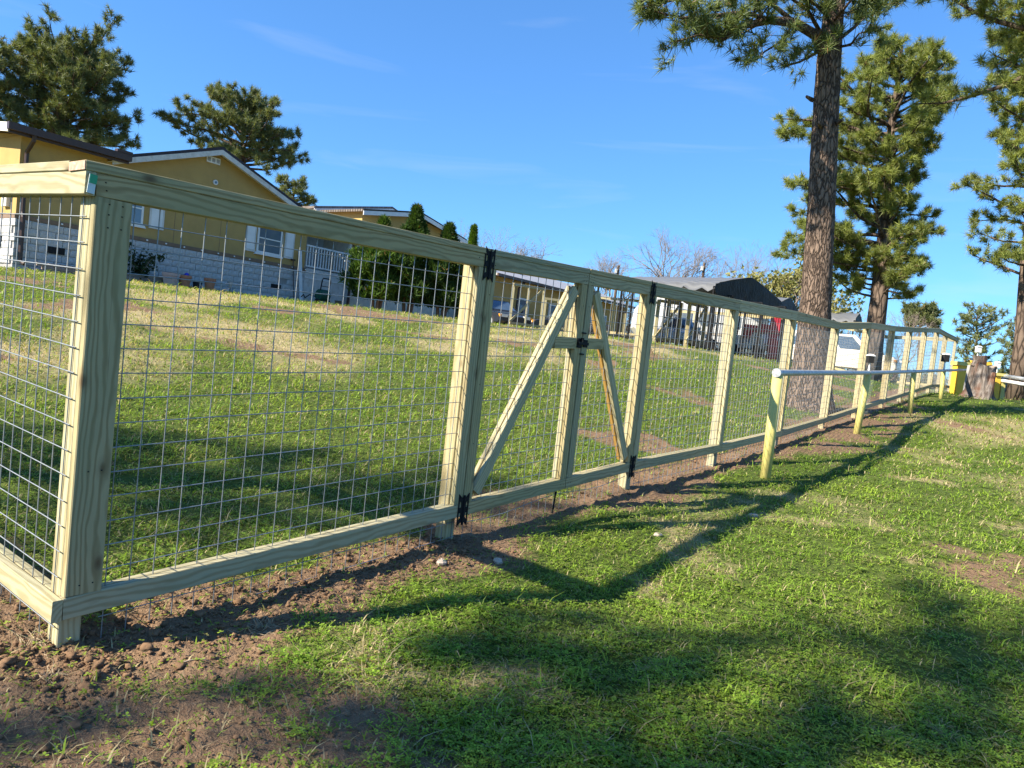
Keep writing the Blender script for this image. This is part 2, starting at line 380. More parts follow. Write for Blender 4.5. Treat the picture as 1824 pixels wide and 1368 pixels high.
# ------------------------------------------------------------------ ground sheet
def build_ground():
    rs = np.concatenate([np.geomspace(.3, 1.6, 12, endpoint=False), np.geomspace(1.6, 14, 205, endpoint=False), np.geomspace(14, 60, 70, endpoint=False), np.geomspace(60, 1800, 40)])
    a0 = np.radians(np.concatenate([np.linspace(-180, -52, 40, endpoint=False), np.linspace(-52, 52, 380, endpoint=False), np.linspace(52, 180, 40, endpoint=False)]))
    A, R_ = np.meshgrid(a0, rs); X = np.sin(A)*R_; Y = np.cos(A)*R_
    Z = G(X, Y); nr, na = X.shape
    V_ = np.stack([X.ravel(), Y.ravel(), Z.ravel()], 1)
    V_ = np.vstack([V_, [0, 0, gz(0, 0)]])
    i, j = np.meshgrid(np.arange(nr-1), np.arange(na), indexing='ij'); j2 = (j+1) % na
    f = np.stack([i*na+j, i*na+j2, (i+1)*na+j2, (i+1)*na+j], -1).reshape(-1, 4)[:, ::-1]
    me = mesh_np('ground', V_, f, True)
    so = np.append(soilmap(X, Y).ravel(), 0).astype(np.float32); dr = np.append(drymap(X, Y).ravel(), 0).astype(np.float32)
    for nm, ar in (('soil', so), ('dry', dr)):
        t = me.attributes.new(nm, 'FLOAT', 'POINT'); t.data.foreach_set('value', ar)
    return tag(ob('ground', me, GROUND), 'sloping lawn ground with bare soil patches', kind='structure')
build_ground()

# ------------------------------------------------------------------ the timber and wire fence
NODES = [(-1.68, 2.72, 2.02), (-.235, 4.75, 2.12), (1.22, 6.74, 2.24), (2.55, 8.42, 2.325), (3.92, 10.22, 2.43), (5.70, 12.83, 2.56),
         (7.03, 14.44, 2.76), (8.73, 16.76, 2.94), (10.1, 18.54, 3.11), (11.46, 20.28, 3.29), (12.7, 21.84, 3.45), (14.1, 23.75, 3.50), (15.6, 25.6, 3.51)]
HF = 1.79; RH = .089; RT_ = .038
class Run:
    """straight stretch of fence: a along, o outward (0 = outer cap edge, negative = inwards), z below cap top"""
    def __init__(s, P0, P1, outward):
        s.P0 = Vector(P0); s.P1 = Vector(P1); d = s.P1-s.P0; s.L = math.hypot(d.x, d.y)
        s.u = Vector((d.x/s.L, d.y/s.L, 0)); s.sl = d.z/s.L
        o = Vector((s.u.y, -s.u.x, 0)); s.o = o if o.dot(outward) > 0 else -o
    def p(s, a, o, dz): return s.P0 + s.u*a + s.o*o + Vector((0, 0, s.sl*a+dz))
    def g(s, a, o):
        q = s.p(a, o, 0); return gz(q.x, q.y)
ZTOP = -.038-RH/2               # centre of the top rail below the cap top
ZBOT = -HF+RH/2
def wires(run, a0, a1, name, parent, o=-.047, skip=None, below=.16, toground=True, mat=None, sp=.1016, r=.0025, ztop=-.06):
    m = MB(); nv = int((a1-a0)/sp); st = a0 + ((a1-a0)-nv*sp)/2
    def wob(): return random.uniform(-.002, .002)
    for k in range(nv+1):
        a = st+k*sp
        zb = run.g(a, o)-run.p(a, o, 0).z-.03 if toground else -HF+.03
        m.tube([run.p(a+wob(), o, ztop), run.p(a+wob(), o, (ztop+zb)/2), run.p(a+wob(), o, zb)], r, 5, False)
    z = -.205
    while z > (-HF-below if toground else -HF+.06):
        n = max(2, int((a1-a0)/.6))
        m.tube([run.p(a0+(a1-a0)*k/n, o+.005, z+wob()) for k in range(n+1)], r, 5, False); z -= sp
    return m.ob(name, mat or GALV, parent, smooth=True)
def nails(run, spots, parent):
    m = MB()
    for a, o, z in spots: m.box(run.p(a, o, z), (.0045, .0045, .0045))
    if spots: tag(m.ob('nail_heads', DARK, parent), kind='stuff')
def rails(run, a0, a1, parent, wood, inner=None, bottom=True, cap=True, capa=None):
    if cap:
        c0, c1 = capa or (a0, a1)
        board('cap_board', run.p(c0, -.0695, -.019), run.p(c1, -.0695, -.019), .139, .038, wood, parent)
    board('top_rail', run.p(a0, -.025, ZTOP), run.p(a1, -.025, ZTOP), RT_, RH, wood, parent)
    if bottom: board('bottom_rail', run.p(a0, -.025, ZBOT), run.p(a1, -.025, ZBOT), RT_, RH, wood, parent)
    if inner:
        for z in (ZTOP, ZBOT): board('inner_rail', run.p(inner[0], -.070, z), run.p(inner[1], -.070, z), RT_, RH-.004, wood, parent)
def post(run, a, parent, wood, w_=.089):
    q = run.p(a, -.0965, 0); z0 = gz(q.x, q.y)-.25
    return board('post', (q.x, q.y, z0), (q.x, q.y, run.p(a, 0, -.0405).z), w_, .089, wood, parent, run.o, .004)
def fboard(run, a, parent, wood, w_=.089, dz=0):
    return board('face_board', run.p(a, -.025, ZBOT+RH/2+.002), run.p(a, -.025, ZTOP-RH/2-.002), w_, RT_, wood, parent, run.o, .004)

OUT = Vector((-ND[0], -ND[1], 0))
fence = thing('wire_fence', (NODES[0][0], NODES[0][1], gz(*NODES[0][:2])), 'long new treated timber fence with square wire mesh running uphill from the near corner', 'fence')
# left run (into the yard from the corner)
LDIR = Vector((-.812, .584, 0)).normalized(); LP1 = Vector(NODES[0])+LDIR*2.45+Vector((0, 0, .085))
LR = Run(NODES[0], LP1, Vector((-UD[0], -UD[1], 0)))
board('top_rail', LR.p(.006, -.025, ZTOP), LR.p(2.45, -.025, ZTOP), RT_, RH, WOODL, fence)
board('bottom_rail', LR.p(.006, -.025, ZBOT), LR.p(2.45, -.025, ZBOT), RT_, RH, WOODL, fence)
board('cap_board', LR.p(.141, -.0695, -.019), LR.p(2.45, -.0695, -.019), .139, .038, WOODL, fence)
for z in (ZTOP, ZBOT): board('inner_rail', LR.p(.142, -.070, z), LR.p(2.40, -.070, z), RT_, RH-.004, WOOD, fence)
post(LR, 2.45, fence, WOODL)
wires(LR, .06, 2.38, 'wire_mesh', fence)
# front run
RUNS = [Run(NODES[i], NODES[i+1], OUT) for i in range(len(NODES)-1)]
R0 = RUNS[0]
cb = board('cap_board', R0.p(.003, -.0695, -.019), R0.p(R0.L-.003, -.0695, -.019), .139, .038, WOOD, fence)
ce = MB(); ce.box((-.002, 0, 0), (.004, .133, .033)); ce.ob('painted_end_grain', REDEND, cb, WM[cb.name] @ Matrix.Identity(4))
board('top_rail', R0.p(.047, -.025, ZTOP), R0.p(R0.L-.003, -.025, ZTOP), RT_, RH, WOOD, fence)
board('bottom_rail', R0.p(.047, -.025, ZBOT), R0.p(R0.L-.003, -.025, ZBOT), RT_, RH, WOODL, fence)
for z in (ZTOP, ZBOT): board('inner_rail', R0.p(.142, -.070, z), R0.p(R0.L-.10, -.070, z), RT_, RH-.004, WOODL, fence)
q = R0.p(.0965, -.0965, 0)
board('post', (q.x, q.y, gz(q.x, q.y)-.25), (q.x, q.y, q.z-.0405), .089, .089, WOODL, fence, R0.o, .004)
fboard(R0, .118, fence, WOOD, .140)
# below the rail the corner post shows as a square stub; tag stapled to the left rail's end grain
tg = MB(); tp = LR.p(.004, -.025, ZTOP)
TM = Matrix(((R0.u.x, R0.o.x, 0, tp.x), (R0.u.y, R0.o.y, 0, tp.y), (0, 0, 1, tp.z), (0, 0, 0, 1)))
tg.box((.002, .006, -.002), (.027, .003, .072), Matrix.Rotation(math.radians(5), 4, 'Y')); t0 = tg.ob('product_tag', TAGW, fence, TM)
tg = MB(); tg.box((.004, .0085, .017), (.026, .0015, .034), Matrix.Rotation(math.radians(5), 4, 'Y')); tg.ob('tag_print', TAGG, t0, TM)
wires(R0, .20, R0.L-.02, 'wire_mesh', fence)
nails(R0, [(.10+dx, -.0055, z) for dx in (0, .05) for z in (-.15, -.19, -.24, -1.2, -1.66)] + [(.08, -.0055, -.07), (.085, -.0055, -.1), (R0.L-.1, -.0055, -.07)], fence)
post(R0, R0.L-.05, fence, WOODL); fboard(R0, R0.L-.049, fence, WOOD)
# beyond the gate
for i in range(2, len(RUNS)):
    r = RUNS[i]; fr = WOODL if i > 3 else WOOD
    a0 = .004; a1 = r.L-.002
    cap_from = a0
    rails(r, a0, a1, fence, WOOD if i % 3 else WOODL, (.10 if i > 2 else .10, r.L-.10))
    if i == 2: post(r, .045, fence, WOODL); fboard(r, .050, fence, WOODL, .085)
    post(r, r.L-.045, fence, WOODL)
    if i < len(RUNS)-1: fboard(r, r.L-.047, fence, WOODL)
    wires(r, .10, r.L-.02, 'wire_mesh', fence)
# fence return at the far end, closing the yard
far = thing('wire_fence', (NODES[-1][0], NODES[-1][1], gz(NODES[-1][0], NODES[-1][1])), 'pale timber and wire fence closing the far end of the yard behind the big pine', 'fence')
prev = Vector(NODES[-1])+Vector((ND[0], ND[1], 0))*.16; BD = Vector((-.62, .78, 0)).normalized()
for k in range(6):
    nx = prev+BD*2.3; nx.z = gz(nx.x, nx.y)+1.9 if k else prev.z-.03
    r = Run(prev, nx, Vector((-1, -1, 0))); rails(r, .004, r.L-.002, far, WOODL, None); post(r, r.L-.05, far, WOODL); fboard(r, r.L-.047, far, WOODO if k % 2 else WOODL)
    wires(r, .02, r.L-.02, 'wire_mesh', far, r=.003); prev = nx

# ------------------------------------------------------------------ the double gate
GR = RUNS[1]
def gap_a():
    best = min(np.linspace(.5, 2.3, 400), key=lambda a: abs(pix(GR.p(a, 0, 0))[0]-1053)); return float(best)
AG = gap_a(); AL = GR.L
def hinge(a, z, parent):
    h = MB(); c = GR.p(a, -.004, z); M = Matrix(((GR.u.x, GR.o.x, 0, c.x), (GR.u.y, GR.o.y, 0, c.y), (0, 0, 1, c.z), (0, 0, 0, 1)))
    for s in (-1, 1):
        # butterfly leaf with two diamond cut-outs, made from a strip frame
        h.prism([(s*.006, -.085), (s*.022, -.085), (s*.022, .085), (s*.006, .085)][::s], 0, .005, 1)
        h.prism([(s*.022, -.085), (s*.052, -.112), (s*.052, -.075), (s*.022, -.05)][::s], 0, .005, 1)
        h.prism([(s*.022, .05), (s*.052, .075), (s*.052, .112), (s*.022, .085)][::s], 0, .005, 1)
        h.prism([(s*.022, -.018), (s*.050, -.018), (s*.050, .018), (s*.022, .018)][::s], 0, .005, 1)
        h.prism([(s*.042, -.076), (s*.052, -.076), (s*.052, .076), (s*.042, .076)][::s], .0005, .0045, 1)
    h.tube([(0, .006, -.10), (0, .006, .10)], .008, 8)
    for s in (-1, 1):
        for zz in (-.09, 0, .09): h.box((s*.04, .006, zz), (.009, .006, .009))
    return h.ob('hinge', BLACK, parent, M)
def leaf(a0, a1, hinge_left, label):
    g0 = GR.p((a0+a1)/2, -.05, 0); t = thing('gate', (g0.x, g0.y, g0.z-HF), label, 'gate', 'two leaves of the double gate')
    rails(GR, a0, a1, t, WOOD, None, True, True)
    for z in (ZTOP, ZBOT): board('inner_rail', GR.p(a0+.002, -.070, z), GR.p(a1-.002, -.070, z), RT_, RH-.004, WOODL, t)
    zb, zt = ZBOT+RH/2+.002, ZTOP-RH/2-.002
    for k, a in enumerate((a0+.046, a1-.046)):
        board('stile', GR.p(a, -.025, zb), GR.p(a, -.025, zt), .089, RT_, WOOD, t, GR.o, .004)
        board('inner_stile', GR.p(a, -.070, zb), GR.p(a, -.070, zt), .089, RT_, WOODL, t, GR.o, .004)
    hs, ls = (a0, a1) if hinge_left else (a1, a0); s = 1 if hinge_left else -1
    # diagonal brace from the foot of the hinge stile to the head of the latch stile (front and back boards)
    bot = (hs+s*.135, zb+.050); top = (ls-s*.155, zt-.050)
    for o, m in ((-.0265, WOODL), (-.0685, WOODO if not hinge_left else WOODL)):
        board('brace', GR.p(bot[0], o, bot[1]), GR.p(top[0], o, top[1]), RT_-.005, RH, m, t, Vector((0, 0, 1)), .004)
    zm = -.60
    dz = (top[1]-bot[1])/(top[0]-bot[0]); ab = bot[0]+(zm-bot[1])/dz
    b0, b1 = sorted((ls-s*.093, ab+s*.055))
    if b1-b0 > .04:
        board('lock_rail', GR.p(b0, -.0255, zm), GR.p(b1, -.0255, zm), RT_-.002, RH, WOOD, t)
        board('inner_lock_rail', GR.p(b0, -.0695, zm), GR.p(b1, -.0695, zm), RT_-.002, RH, WOODL, t)
    wires(GR, a0+.03, a1-.03, 'wire_mesh', t, toground=False)
    nails(GR, [(a, -.0055, z) for a in (a0+.03, a1-.03, a0+.07, a1-.07) for z in (ZTOP-.02, ZTOP+.02, ZBOT)] + [(a, -.0055, z) for a in (a0+.04, a1-.04) for z in (-.3, -.62, -.9, -1.3)], t)
    for z in (ZTOP-.02, ZBOT+.0): hinge(hs-s*.0, z, t)
    return t
g1 = leaf(.004, AG-.005, True, 'wide left leaf of the timber double gate with long diagonal brace')
g2 = leaf(AG+.005, AL-.004, False, 'narrow right leaf of the timber double gate with orange tinted brace edge')
lt = MB(); c = GR.p(AG, -.004, -.60); LM = Matrix(((GR.u.x, GR.o.x, 0, c.x), (GR.u.y, GR.o.y, 0, c.y), (0, 0, 1, c.z), (0, 0, 0, 1)))
lt.box((-.045, .004, 0), (.07, .006, .075)); lt.box((.045, .004, .002), (.06, .006, .06)); lt.box((0, .014, .0), (.15, .012, .022)); lt.box((-.03, .018, .03), (.02, .02, .03))
for sx in (-.065, -.025, .03, .065):
    for sz in (-.025, .025): lt.box((sx, .008, sz), (.008, .004, .008))
lt.ob('latch', BLACK, g1, LM)
for zz in (.085, -.085): lt = MB(); lt.tube([(-.025, .008, zz), (.03, .008, zz)], .007, 6); lt.ob('latch_pin', BLACK, g1, LM)
# mesh hanging under the gate down to the ground, and the black anchor rod
um = MB()
for k in range(int((AL-.1)/.1016)):
    a = .07+k*.1016; gq = GR.g(a, -.03)-GR.p(a, 0, 0).z
    um.tube([GR.p(a, -.047, -HF+.04), GR.p(a+random.uniform(-.006, .006), -.04, gq-.02+random.uniform(0, .03))], .0025, 4, False)
um.tube([GR.p(.05+(AL-.1)*k/10, -.044, -HF-.06-.02*math.sin(k)) for k in range(11)], .0025, 4, False)
um.ob('lower_wire', GALV, fence, smooth=True)
rod = MB(); rp = hit(983, 915); rod.tube([rp-Vector((0, 0, .05)), rp+Vector((.012, .01, .17))], .007, 8); rod.tube([rp+Vector((.012, .01, .16)), rp+Vector((.012, .01, .175))], .010, 8)
tag(rod.ob('ground_stake', BLACK), 'short black steel stake in the ground under the gate', 'stake')

# ------------------------------------------------------------------ pipe rail with yellow posts
pr = thing('pipe_rail', hit(1365, 838), 'grey steel pipe rail on four yellow posts along the fence', 'rail')
PB = [(1365, 838, 7.9), (1524, 778, 12.35), (1620, 738, 16.2), (1676, 712, 20.2)]; PT = [(1386, 664), (1547, 664), (1628, 662), (1681, 660)]
tops = []
for (x, y, Y), (tx, ty) in zip(PB, PT):
    b = at(x, y, Y); t = at(tx, ty, Y); b.z = gz(b.x, b.y)-.15; tops.append(t)
    m = MB(); m.tube([b, t-(t-b).normalized()*.022], .056, 16); p_ = m.ob('post', YPAINT, pr, smooth=False)
    for pl in p_.data.polygons: pl.use_smooth = len(pl.vertices) == 4
endp = at(1722, 659, 22.6)
d = (tops[1]-tops[0]).normalized(); m = MB(); m.tube([tops[0]-d*.06]+tops+[endp], .036, 14); m.ob('pipe', PIPE, pr, smooth=True)
m = MB(); m.tube([tops[0]-d*.066, tops[0]-d*.045], .050, 18); m.ob('end_cap', PIPE, pr)
for t in tops[1:]: m = MB(); m.tube([t-d*.02, t+d*.02], .042, 14); m.ob('collar', GALV, pr)
# solar lamps sitting on the posts
def solar(base, k, label, dark=True):
    t = thing('solar_lamp', base, label, 'lamp', 'solar lamps along the pipe rail'); M = Matrix.Translation(base)
    m = MB(); m.lathe([(.03*k, 0), (.028*k, .02*k), (.018*k, .16*k), (.03*k, .2*k)], 10); m.ob('stem', WHITE, t, M)
    m = MB(); m.box((0, 0, .30*k), (.15*k, .15*k, .19*k)); m.ob('lantern_body', DARK if dark else WHITE, t, M)
    m = MB(); m.lathe([(.13*k, .395*k), (.135*k, .41*k), (.06*k, .45*k), (.01*k, .455*k)], 4); m.ob('cap', WHITE, t, M @ Matrix.Rotation(math.pi/4, 4, 'Z'))
solar(tops[1]+Vector((0, 0, .043)), .62, 'small white capped solar lamp on the second yellow pipe post')
solar(tops[3]+Vector((0, 0, .043)), 1.0, 'dark bodied solar lamp on the last yellow pipe post')

# ------------------------------------------------------------------ stump, yellow bin and second rail on the crest
sp = foot(1742, 712, 21.8); st = thing('tree_stump', sp, 'wide weathered tree stump with rotten red core at the end of the pipe rail', 'stump')
m = MB(); seg = 26; rings = [(-.15, .56), (.0, .50), (.10, .42), (.25, .37), (.55, .345), (.85, .33), (.98, .32), (1.0, .30)]; vv = []
for z, r in rings:
    for k in range(seg):
        a = 2*math.pi*k/seg; rr = r*(1+.10*math.sin(3*a+1)+.06*math.sin(7*a+z*3)+.03*random.uniform(-1, 1)+(.22*max(0, math.cos(2.5*a))*max(0, .3-z)))
        vv.append((rr*math.cos(a)+.04*z, rr*math.sin(a), z+(.05*math.sin(a*2+1) if z > .9 else 0)))
ff = [(i*seg+k, i*seg+(k+1) % seg, (i+1)*seg+(k+1) % seg, (i+1)*seg+k) for i in range(len(rings)-1) for k in range(seg)]
m.add(vv, ff); m.ob('trunk', STUMPM, st, Matrix.Translation(sp))
m = MB(); m.add([vv[(len(rings)-1)*seg+k] for k in range(seg)]+[(.04, 0, .96)], [(k, (k+1) % seg, seg) for k in range(seg)]); m.ob('cut_face', STUMPT, st, Matrix.Translation(sp))
m = MB(); m.tube([(-.10, -.50, -.05), (.02, -.44, .35), (.12, -.36, .8)], [.13, .10, .07], 8); m.ob('root_buttress', STUMPM, st, Matrix.Translation(sp))
lg = MB(); lg.tube([(0, 0, 0), (.02, 0, .18), (.0, 0, .34)], [.21, .18, .2], 14); tag(lg.ob('cut_log', STUMPM, None, Matrix.Translation(sp+Vector((-.1, .05, .95)))), 'short dark cut log standing on top of the tree stump', 'log')
gp_ = MB(); b = foot(1722, 700, 22.2); gp_.box((0, 0, .42), (.24, .10, 1.1)); tag(gp_.ob('grey_board', m_plain('weathered_board', (.34, .33, .32), .9, 0, .25, 6), None, Matrix.Translation(b) @ Matrix.Rotation(.3, 4, 'Z') @ Matrix.Rotation(.05, 4, 'Y')), 'weathered grey plank standing against the left side of the stump', 'plank')
yb = foot(1706, 690, 24.4); yt = thing('yellow_gatepost', yb, 'golden yellow painted board pier with cap behind the stump on its left', 'pier'); M = Matrix.Translation(yb) @ Matrix.Rotation(.15, 4, 'Z')
m = MB(); m.box((.03, 0, .45), (.42, .30, 1.1)); m.ob('body', OPAINT, yt, M)
m = MB(); m.box((.03, 0, 1.04), (.52, .42, .13)); m.ob('cap', YPAINT, yt, M)
yb = foot(1740, 690, 25.2); yt = thing('yellow_beam', yb, 'golden yellow horizontal beam on a post behind the stump top', 'beam'); M = Matrix.Translation(yb)
m = MB(); m.box((-.05, 0, .5), (.12, .12, 1.2)); m.ob('post', OPAINT, yt, M)
m = MB(); m.box((.0, 0, 1.15), (.75, .14, .12)); m.ob('beam', OPAINT, yt, M)
solar(foot(1733, 690, 24.4)+Vector((0, 0, 1.3)), .9, 'white framed solar lamp rising above the stump', False)
yb = foot(1770, 705, 22.6); yt = thing('yellow_gatepost', yb, 'golden yellow painted pier with cap just right of the stump', 'pier'); M = Matrix.Translation(yb)
m = MB(); m.box((0, 0, .30), (.16, .22, .9)); m.ob('body', OPAINT, yt, M); m = MB(); m.box((.19, -.04, .26), (.12, .12, .82)); m.ob('post', YPAINT, yt, M)
m = MB(); m.box((.05, 0, .79), (.40, .34, .09)); m.ob('cap', YPAINT, yt, M)
solar(yb+Vector((-.02, 0, .835)), .8, 'small white solar lamp on the yellow pier right of the stump', False)
r2 = thing('pipe_rail', yb+Vector((.3, 0, 0)), 'pale double pipe rail running right from the yellow pier to the pine', 'rail')
for dy in (0, 9):
    m = MB(); m.tube([at(1779, 668+dy, 22.6), at(1900, 686+dy*1.25, 21.0)], .055, 10); m.ob('pipe', WHITE if dy else PIPE, r2, smooth=True)
sh = foot(1793, 705, 31.0); sh.z = gz(sh.x, sh.y)
t = thing('shed', sh, 'small cream shed with grey pitched roof beyond the crest at right', 'shed'); M = Matrix.Translation(sh) @ Matrix.Rotation(.5, 4, 'Z')
m = MB(); m.prism([(-.9, -.3), (.9, -.3), (.9, .55), (0, 1.0), (-.9, .55)], -1.2, 1.2, 1); m.ob('wall', m_plain('cream_wall', (.70, .55, .30), .8), t, M)
m = MB(); m.prism([(-1.05, .50), (0, 1.03), (1.05, .50), (1.05, .58), (0, 1.12), (-1.05, .58)], -1.35, 1.35, 1); m.ob('roof', SHINGLE, t, M)
m = MB(); m.box((.3, -1.22, .1), (.5, .04, .35)); m.ob('door', TERRA, t, M)

# ------------------------------------------------------------------ the ochre house on the rise
K = 1.22
_r = ray(1800, 716); HU = Vector((_r[0], _r[1], 0)).normalized(); HN = Vector((-HU.y, HU.x, 0)); HO = -HN
W0 = at(28, 381, 16.3*K)
def wsz(px, py, o=0.0):
    r = ray(px, py); W = W0+HO*o; t = (W.x*HN.x+W.y*HN.y)/(r[0]*HN.x+r[1]*HN.y)
    P = Vector((r[0]*t, r[1]*t, r[2]*t+EYE)); return (P-W0).dot(HU), P.z
def hp(s, o, z): return Vector((W0.x, W0.y, 0))+HU*s+HO*o+Vector((0, 0, z))
HM = Matrix(((HU.x, HO.x, 0, W0.x), (HU.y, HO.y, 0, W0.y), (0, 0, 1, 0), (0, 0, 0, 1)))   # local (s, o, z)
def Zk(z): return 1.5+(z-1.5)*K
def hbox(name, s0, s1, o0, o1, z0, z1, mat, par):
    m = MB(); m.box((0, 0, 0), (s1-s0, o1-o0, z1-z0)); return m.ob(name, mat, par, HM @ Matrix.Translation(((s0+s1)/2, (o0+o1)/2, (z0+z1)/2)))
def hprism(name, poly, o0, o1, mat, par):
    m = MB(); m.prism(poly, o0, o1, 1); return m.ob(name, mat, par, HM)
def bar_sz(p, q, th):      # a slanted strip below the line p-q in (s,z)
    return [p, q, (q[0], q[1]-th), (p[0], p[1]-th)]
ZE, ZS, ZGR = Zk(5.0), Zk(3.2), 2.05
SE = 8.05*K
house = thing('house', hp(0, 0, gz(W0.x, W0.y)), 'ochre stucco house with white block skirting and a white trimmed front gable', 'house')
GL, GP, GRt, ZP = 1.97*K, 4.74*K, 7.51*K, Zk(6.0)
hbox('wall', 0, SE, -7, 0, ZS-.1, ZE+.02, STUCCO, house)
hprism('gable_wall', [(GL+.1, ZE+.02), (GRt-.1, ZE+.02), (GP, ZP-.10)], -6.9, -.003, STUCCO, house)
hbox('skirt_backing', -.02, SE+.02, -7.0, .028, ZGR-.3, ZS-.06, MORTAR, house)
hbox('brown_band', -.05, SE+.04, -7.03, .075, ZS-.07, ZS+.05, BAND, house)
for s in np.arange(.5, SE, .62): hbox('band_clip', s, s+.05, .075, .09, ZS-.03, ZS+.01, WHITE, house)
# skirt blocks
def block_me():
    m = MB(); L, D, H = .40, .05, .195; n = []
    for x in np.linspace(0, L, 5):
        for z in np.linspace(0, H, 4):
            e = .012 if (x in (0, L) or z in (0, H)) else 0
            n.append((x, D-e+random.uniform(-.008, .008), z))
    f = [(i*4+j, i*4+j+1, (i+1)*4+j+1, (i+1)*4+j) for i in range(4) for j in range(3)]
    m.add(n, f); b = [(0, 0, 0), (L, 0, 0), (L, 0, H), (0, 0, H)]; k = m.n; m.add(b, [])
    m.f += [[0, 4, 8, 12, 16, k+1, k], [16, 17, 18, 19, k+2, k+1], [19, 15, 11, 7, 3, k+3, k+2], [3, 2, 1, 0, k, k+3]]
    return mesh_np('block', m.v, m.f)
blk = [block_me() for _ in range(4)]
for r in range(8):
    z = ZS-.07-.207*(r+1)
    s = -.02-(.2 if r % 2 else 0)
    while s < SE:
        s0, s1 = max(s, -.02), min(s+.40, SE)
        gq = hp(s0, 0, 0)
        if s1-s0 > .08 and z > gz(gq.x, gq.y)-.25:
            if not (wsz(483, 505)[0]-.15 < s0 < wsz(500, 515)[0] and r == 2):
                M = HM @ Matrix.Translation((s0, .026+random.uniform(-.004, .004), z)) @ Matrix.Diagonal(((s1-s0)/.40, 1, 1, 1)); ob('block', blk[(r*7+int(s*5)) % 4], BLOCK, house, M)
        s += .412
# side wall that faces the sun (left end): blocks as well
for r in range(6):
    z = ZS-.07-.207*(r+1); o = -.05-(.2 if r % 2 else 0)
    for k in range(8):
        M = HM @ Matrix.Translation((-.018, o-.412*k, z)) @ Matrix.Rotation(math.pi/2, 4, 'Z') @ Matrix.Translation((-.2, 0, 0))
        ob('block', blk[(r+k) % 4], BLOCK, house, M)
hbox('meter_box', -.10, -.0, -.75, -.42, ZS+.25, ZS+.75, DIRTYW, house)
hbox('meter_base', -.12, -.0, -1.05, -.65, ZS-.85, ZS-.55, DARK, house)
# roofs
rid = ZE+.42
m = MB(); m.prism([(.42, ZE+.0), (-3.5, rid), (-7.4, ZE+.0), (-7.4, ZE+.14), (-3.5, rid+.15), (.42, ZE+.14)], -.45, 2.21*K, 0); rf = m.ob('roof', SHINGLE, house, HM)
hbox('fascia', -.47, 2.21*K, .421, .45, ZE-.10, ZE+.13, BROWN, house)
gt = hbox('gutter', -.52, 2.22*K, .452, .60, ZE-.03, ZE+.16, BROWN, house)
hbox('gutter_hood', 1.85*K, 2.22*K, .44, .62, ZE+.165, ZE+.24, BROWN, house)
hbox('soffit', -.45, 2.21*K, .002, .42, ZE-.02, ZE-.001, WHITE, house)
for oo in (0, -1):
    a, b = ((.45, ZE+.16), (-3.5, rid+.17)) if oo == 0 else ((-7.45, ZE+.16), (-3.5, rid+.17))
    m = MB(); m.prism([a, b, (b[0], b[1]-.24), (a[0], a[1]-.24)][::(1 if oo == 0 else -1)], -.49, -.452, 0); m.ob('rake_board', DIRTYW, house, HM)
m = MB(); m.prism([(0, ZE), (-3.5, rid), (-7, ZE)], -.0, .06, 0); m.ob('end_gable', STUCCO, house, HM)
ov = .32
def sl(s): return ZP - (abs(s-GP))*(ZP-ZE)/(GRt-GP)
for sgn in (-1, 1):
    e = GP+sgn*(GRt-GP+.12); poly = [(GP, ZP), (e, sl(e)), (e, sl(e)+.12), (GP, ZP+.12)][::sgn*-1 if sgn == -1 else -1]
    m = MB(); m.prism([(GP, ZP+.004), (e, sl(e)+.004), (e, sl(e)+.10), (GP, ZP+.10)], -7.2, ov, 1); m.ob('gable_roof', m_plain('dark_shingle', (.04, .035, .045), .9), house, HM)
    m = MB(); m.prism([(GP, ZP+.0), (e, sl(e)+.0), (e, sl(e)-.17), (GP, ZP-.17)], ov-.03, ov+.012, 1); m.ob('rake_board', DIRTYW, house, HM)
    m = MB(); m.prism([(GP, ZP-.06), (e, sl(e)-.06), (e, sl(e)-.08), (GP, ZP-.08)], .004, ov-.034, 1); m.ob('soffit', WHITE, house, HM)
# gable vent, floodlight
vs0 = wsz(368, 278); vs1 = wsz(391, 293); vt = hbox('gable_vent', vs0[0], vs1[0], .0, .04, vs1[1]-.03, vs0[1]+.03, WHITE, house)
for k in range(3):
    wv = (vs1[0]-vs0[0])/3; hbox('vent_louvre', vs0[0]+k*wv+.03, vs0[0]+(k+1)*wv-.03, .041, .048, vs1[1]+.01, vs0[1]-.01, m_plain('louvre_grey', (.33, .33, .34)), vt)
ls_ = wsz(383, 325); m = MB(); m.tube([(0, 0, 0), (0, .05, 0)], .085, 16); fl = m.ob('wall_light', WHITE, house, HM @ Matrix.Translation((ls_[0], .001, ls_[1]))); m = MB(); m.tube([(0, .051, 0), (0, .065, 0)], .045, 12); m.ob('lens', GLASS, fl, HM @ Matrix.Translation((ls_[0], .001, ls_[1])))
m = MB()
for s in (3.7*K, 5.05*K): m.box((s, .002, (ZS+ZE)/2), (.012, .006, ZE-ZS-.1))
m.ob('panel_seam', BAND, house, HM)
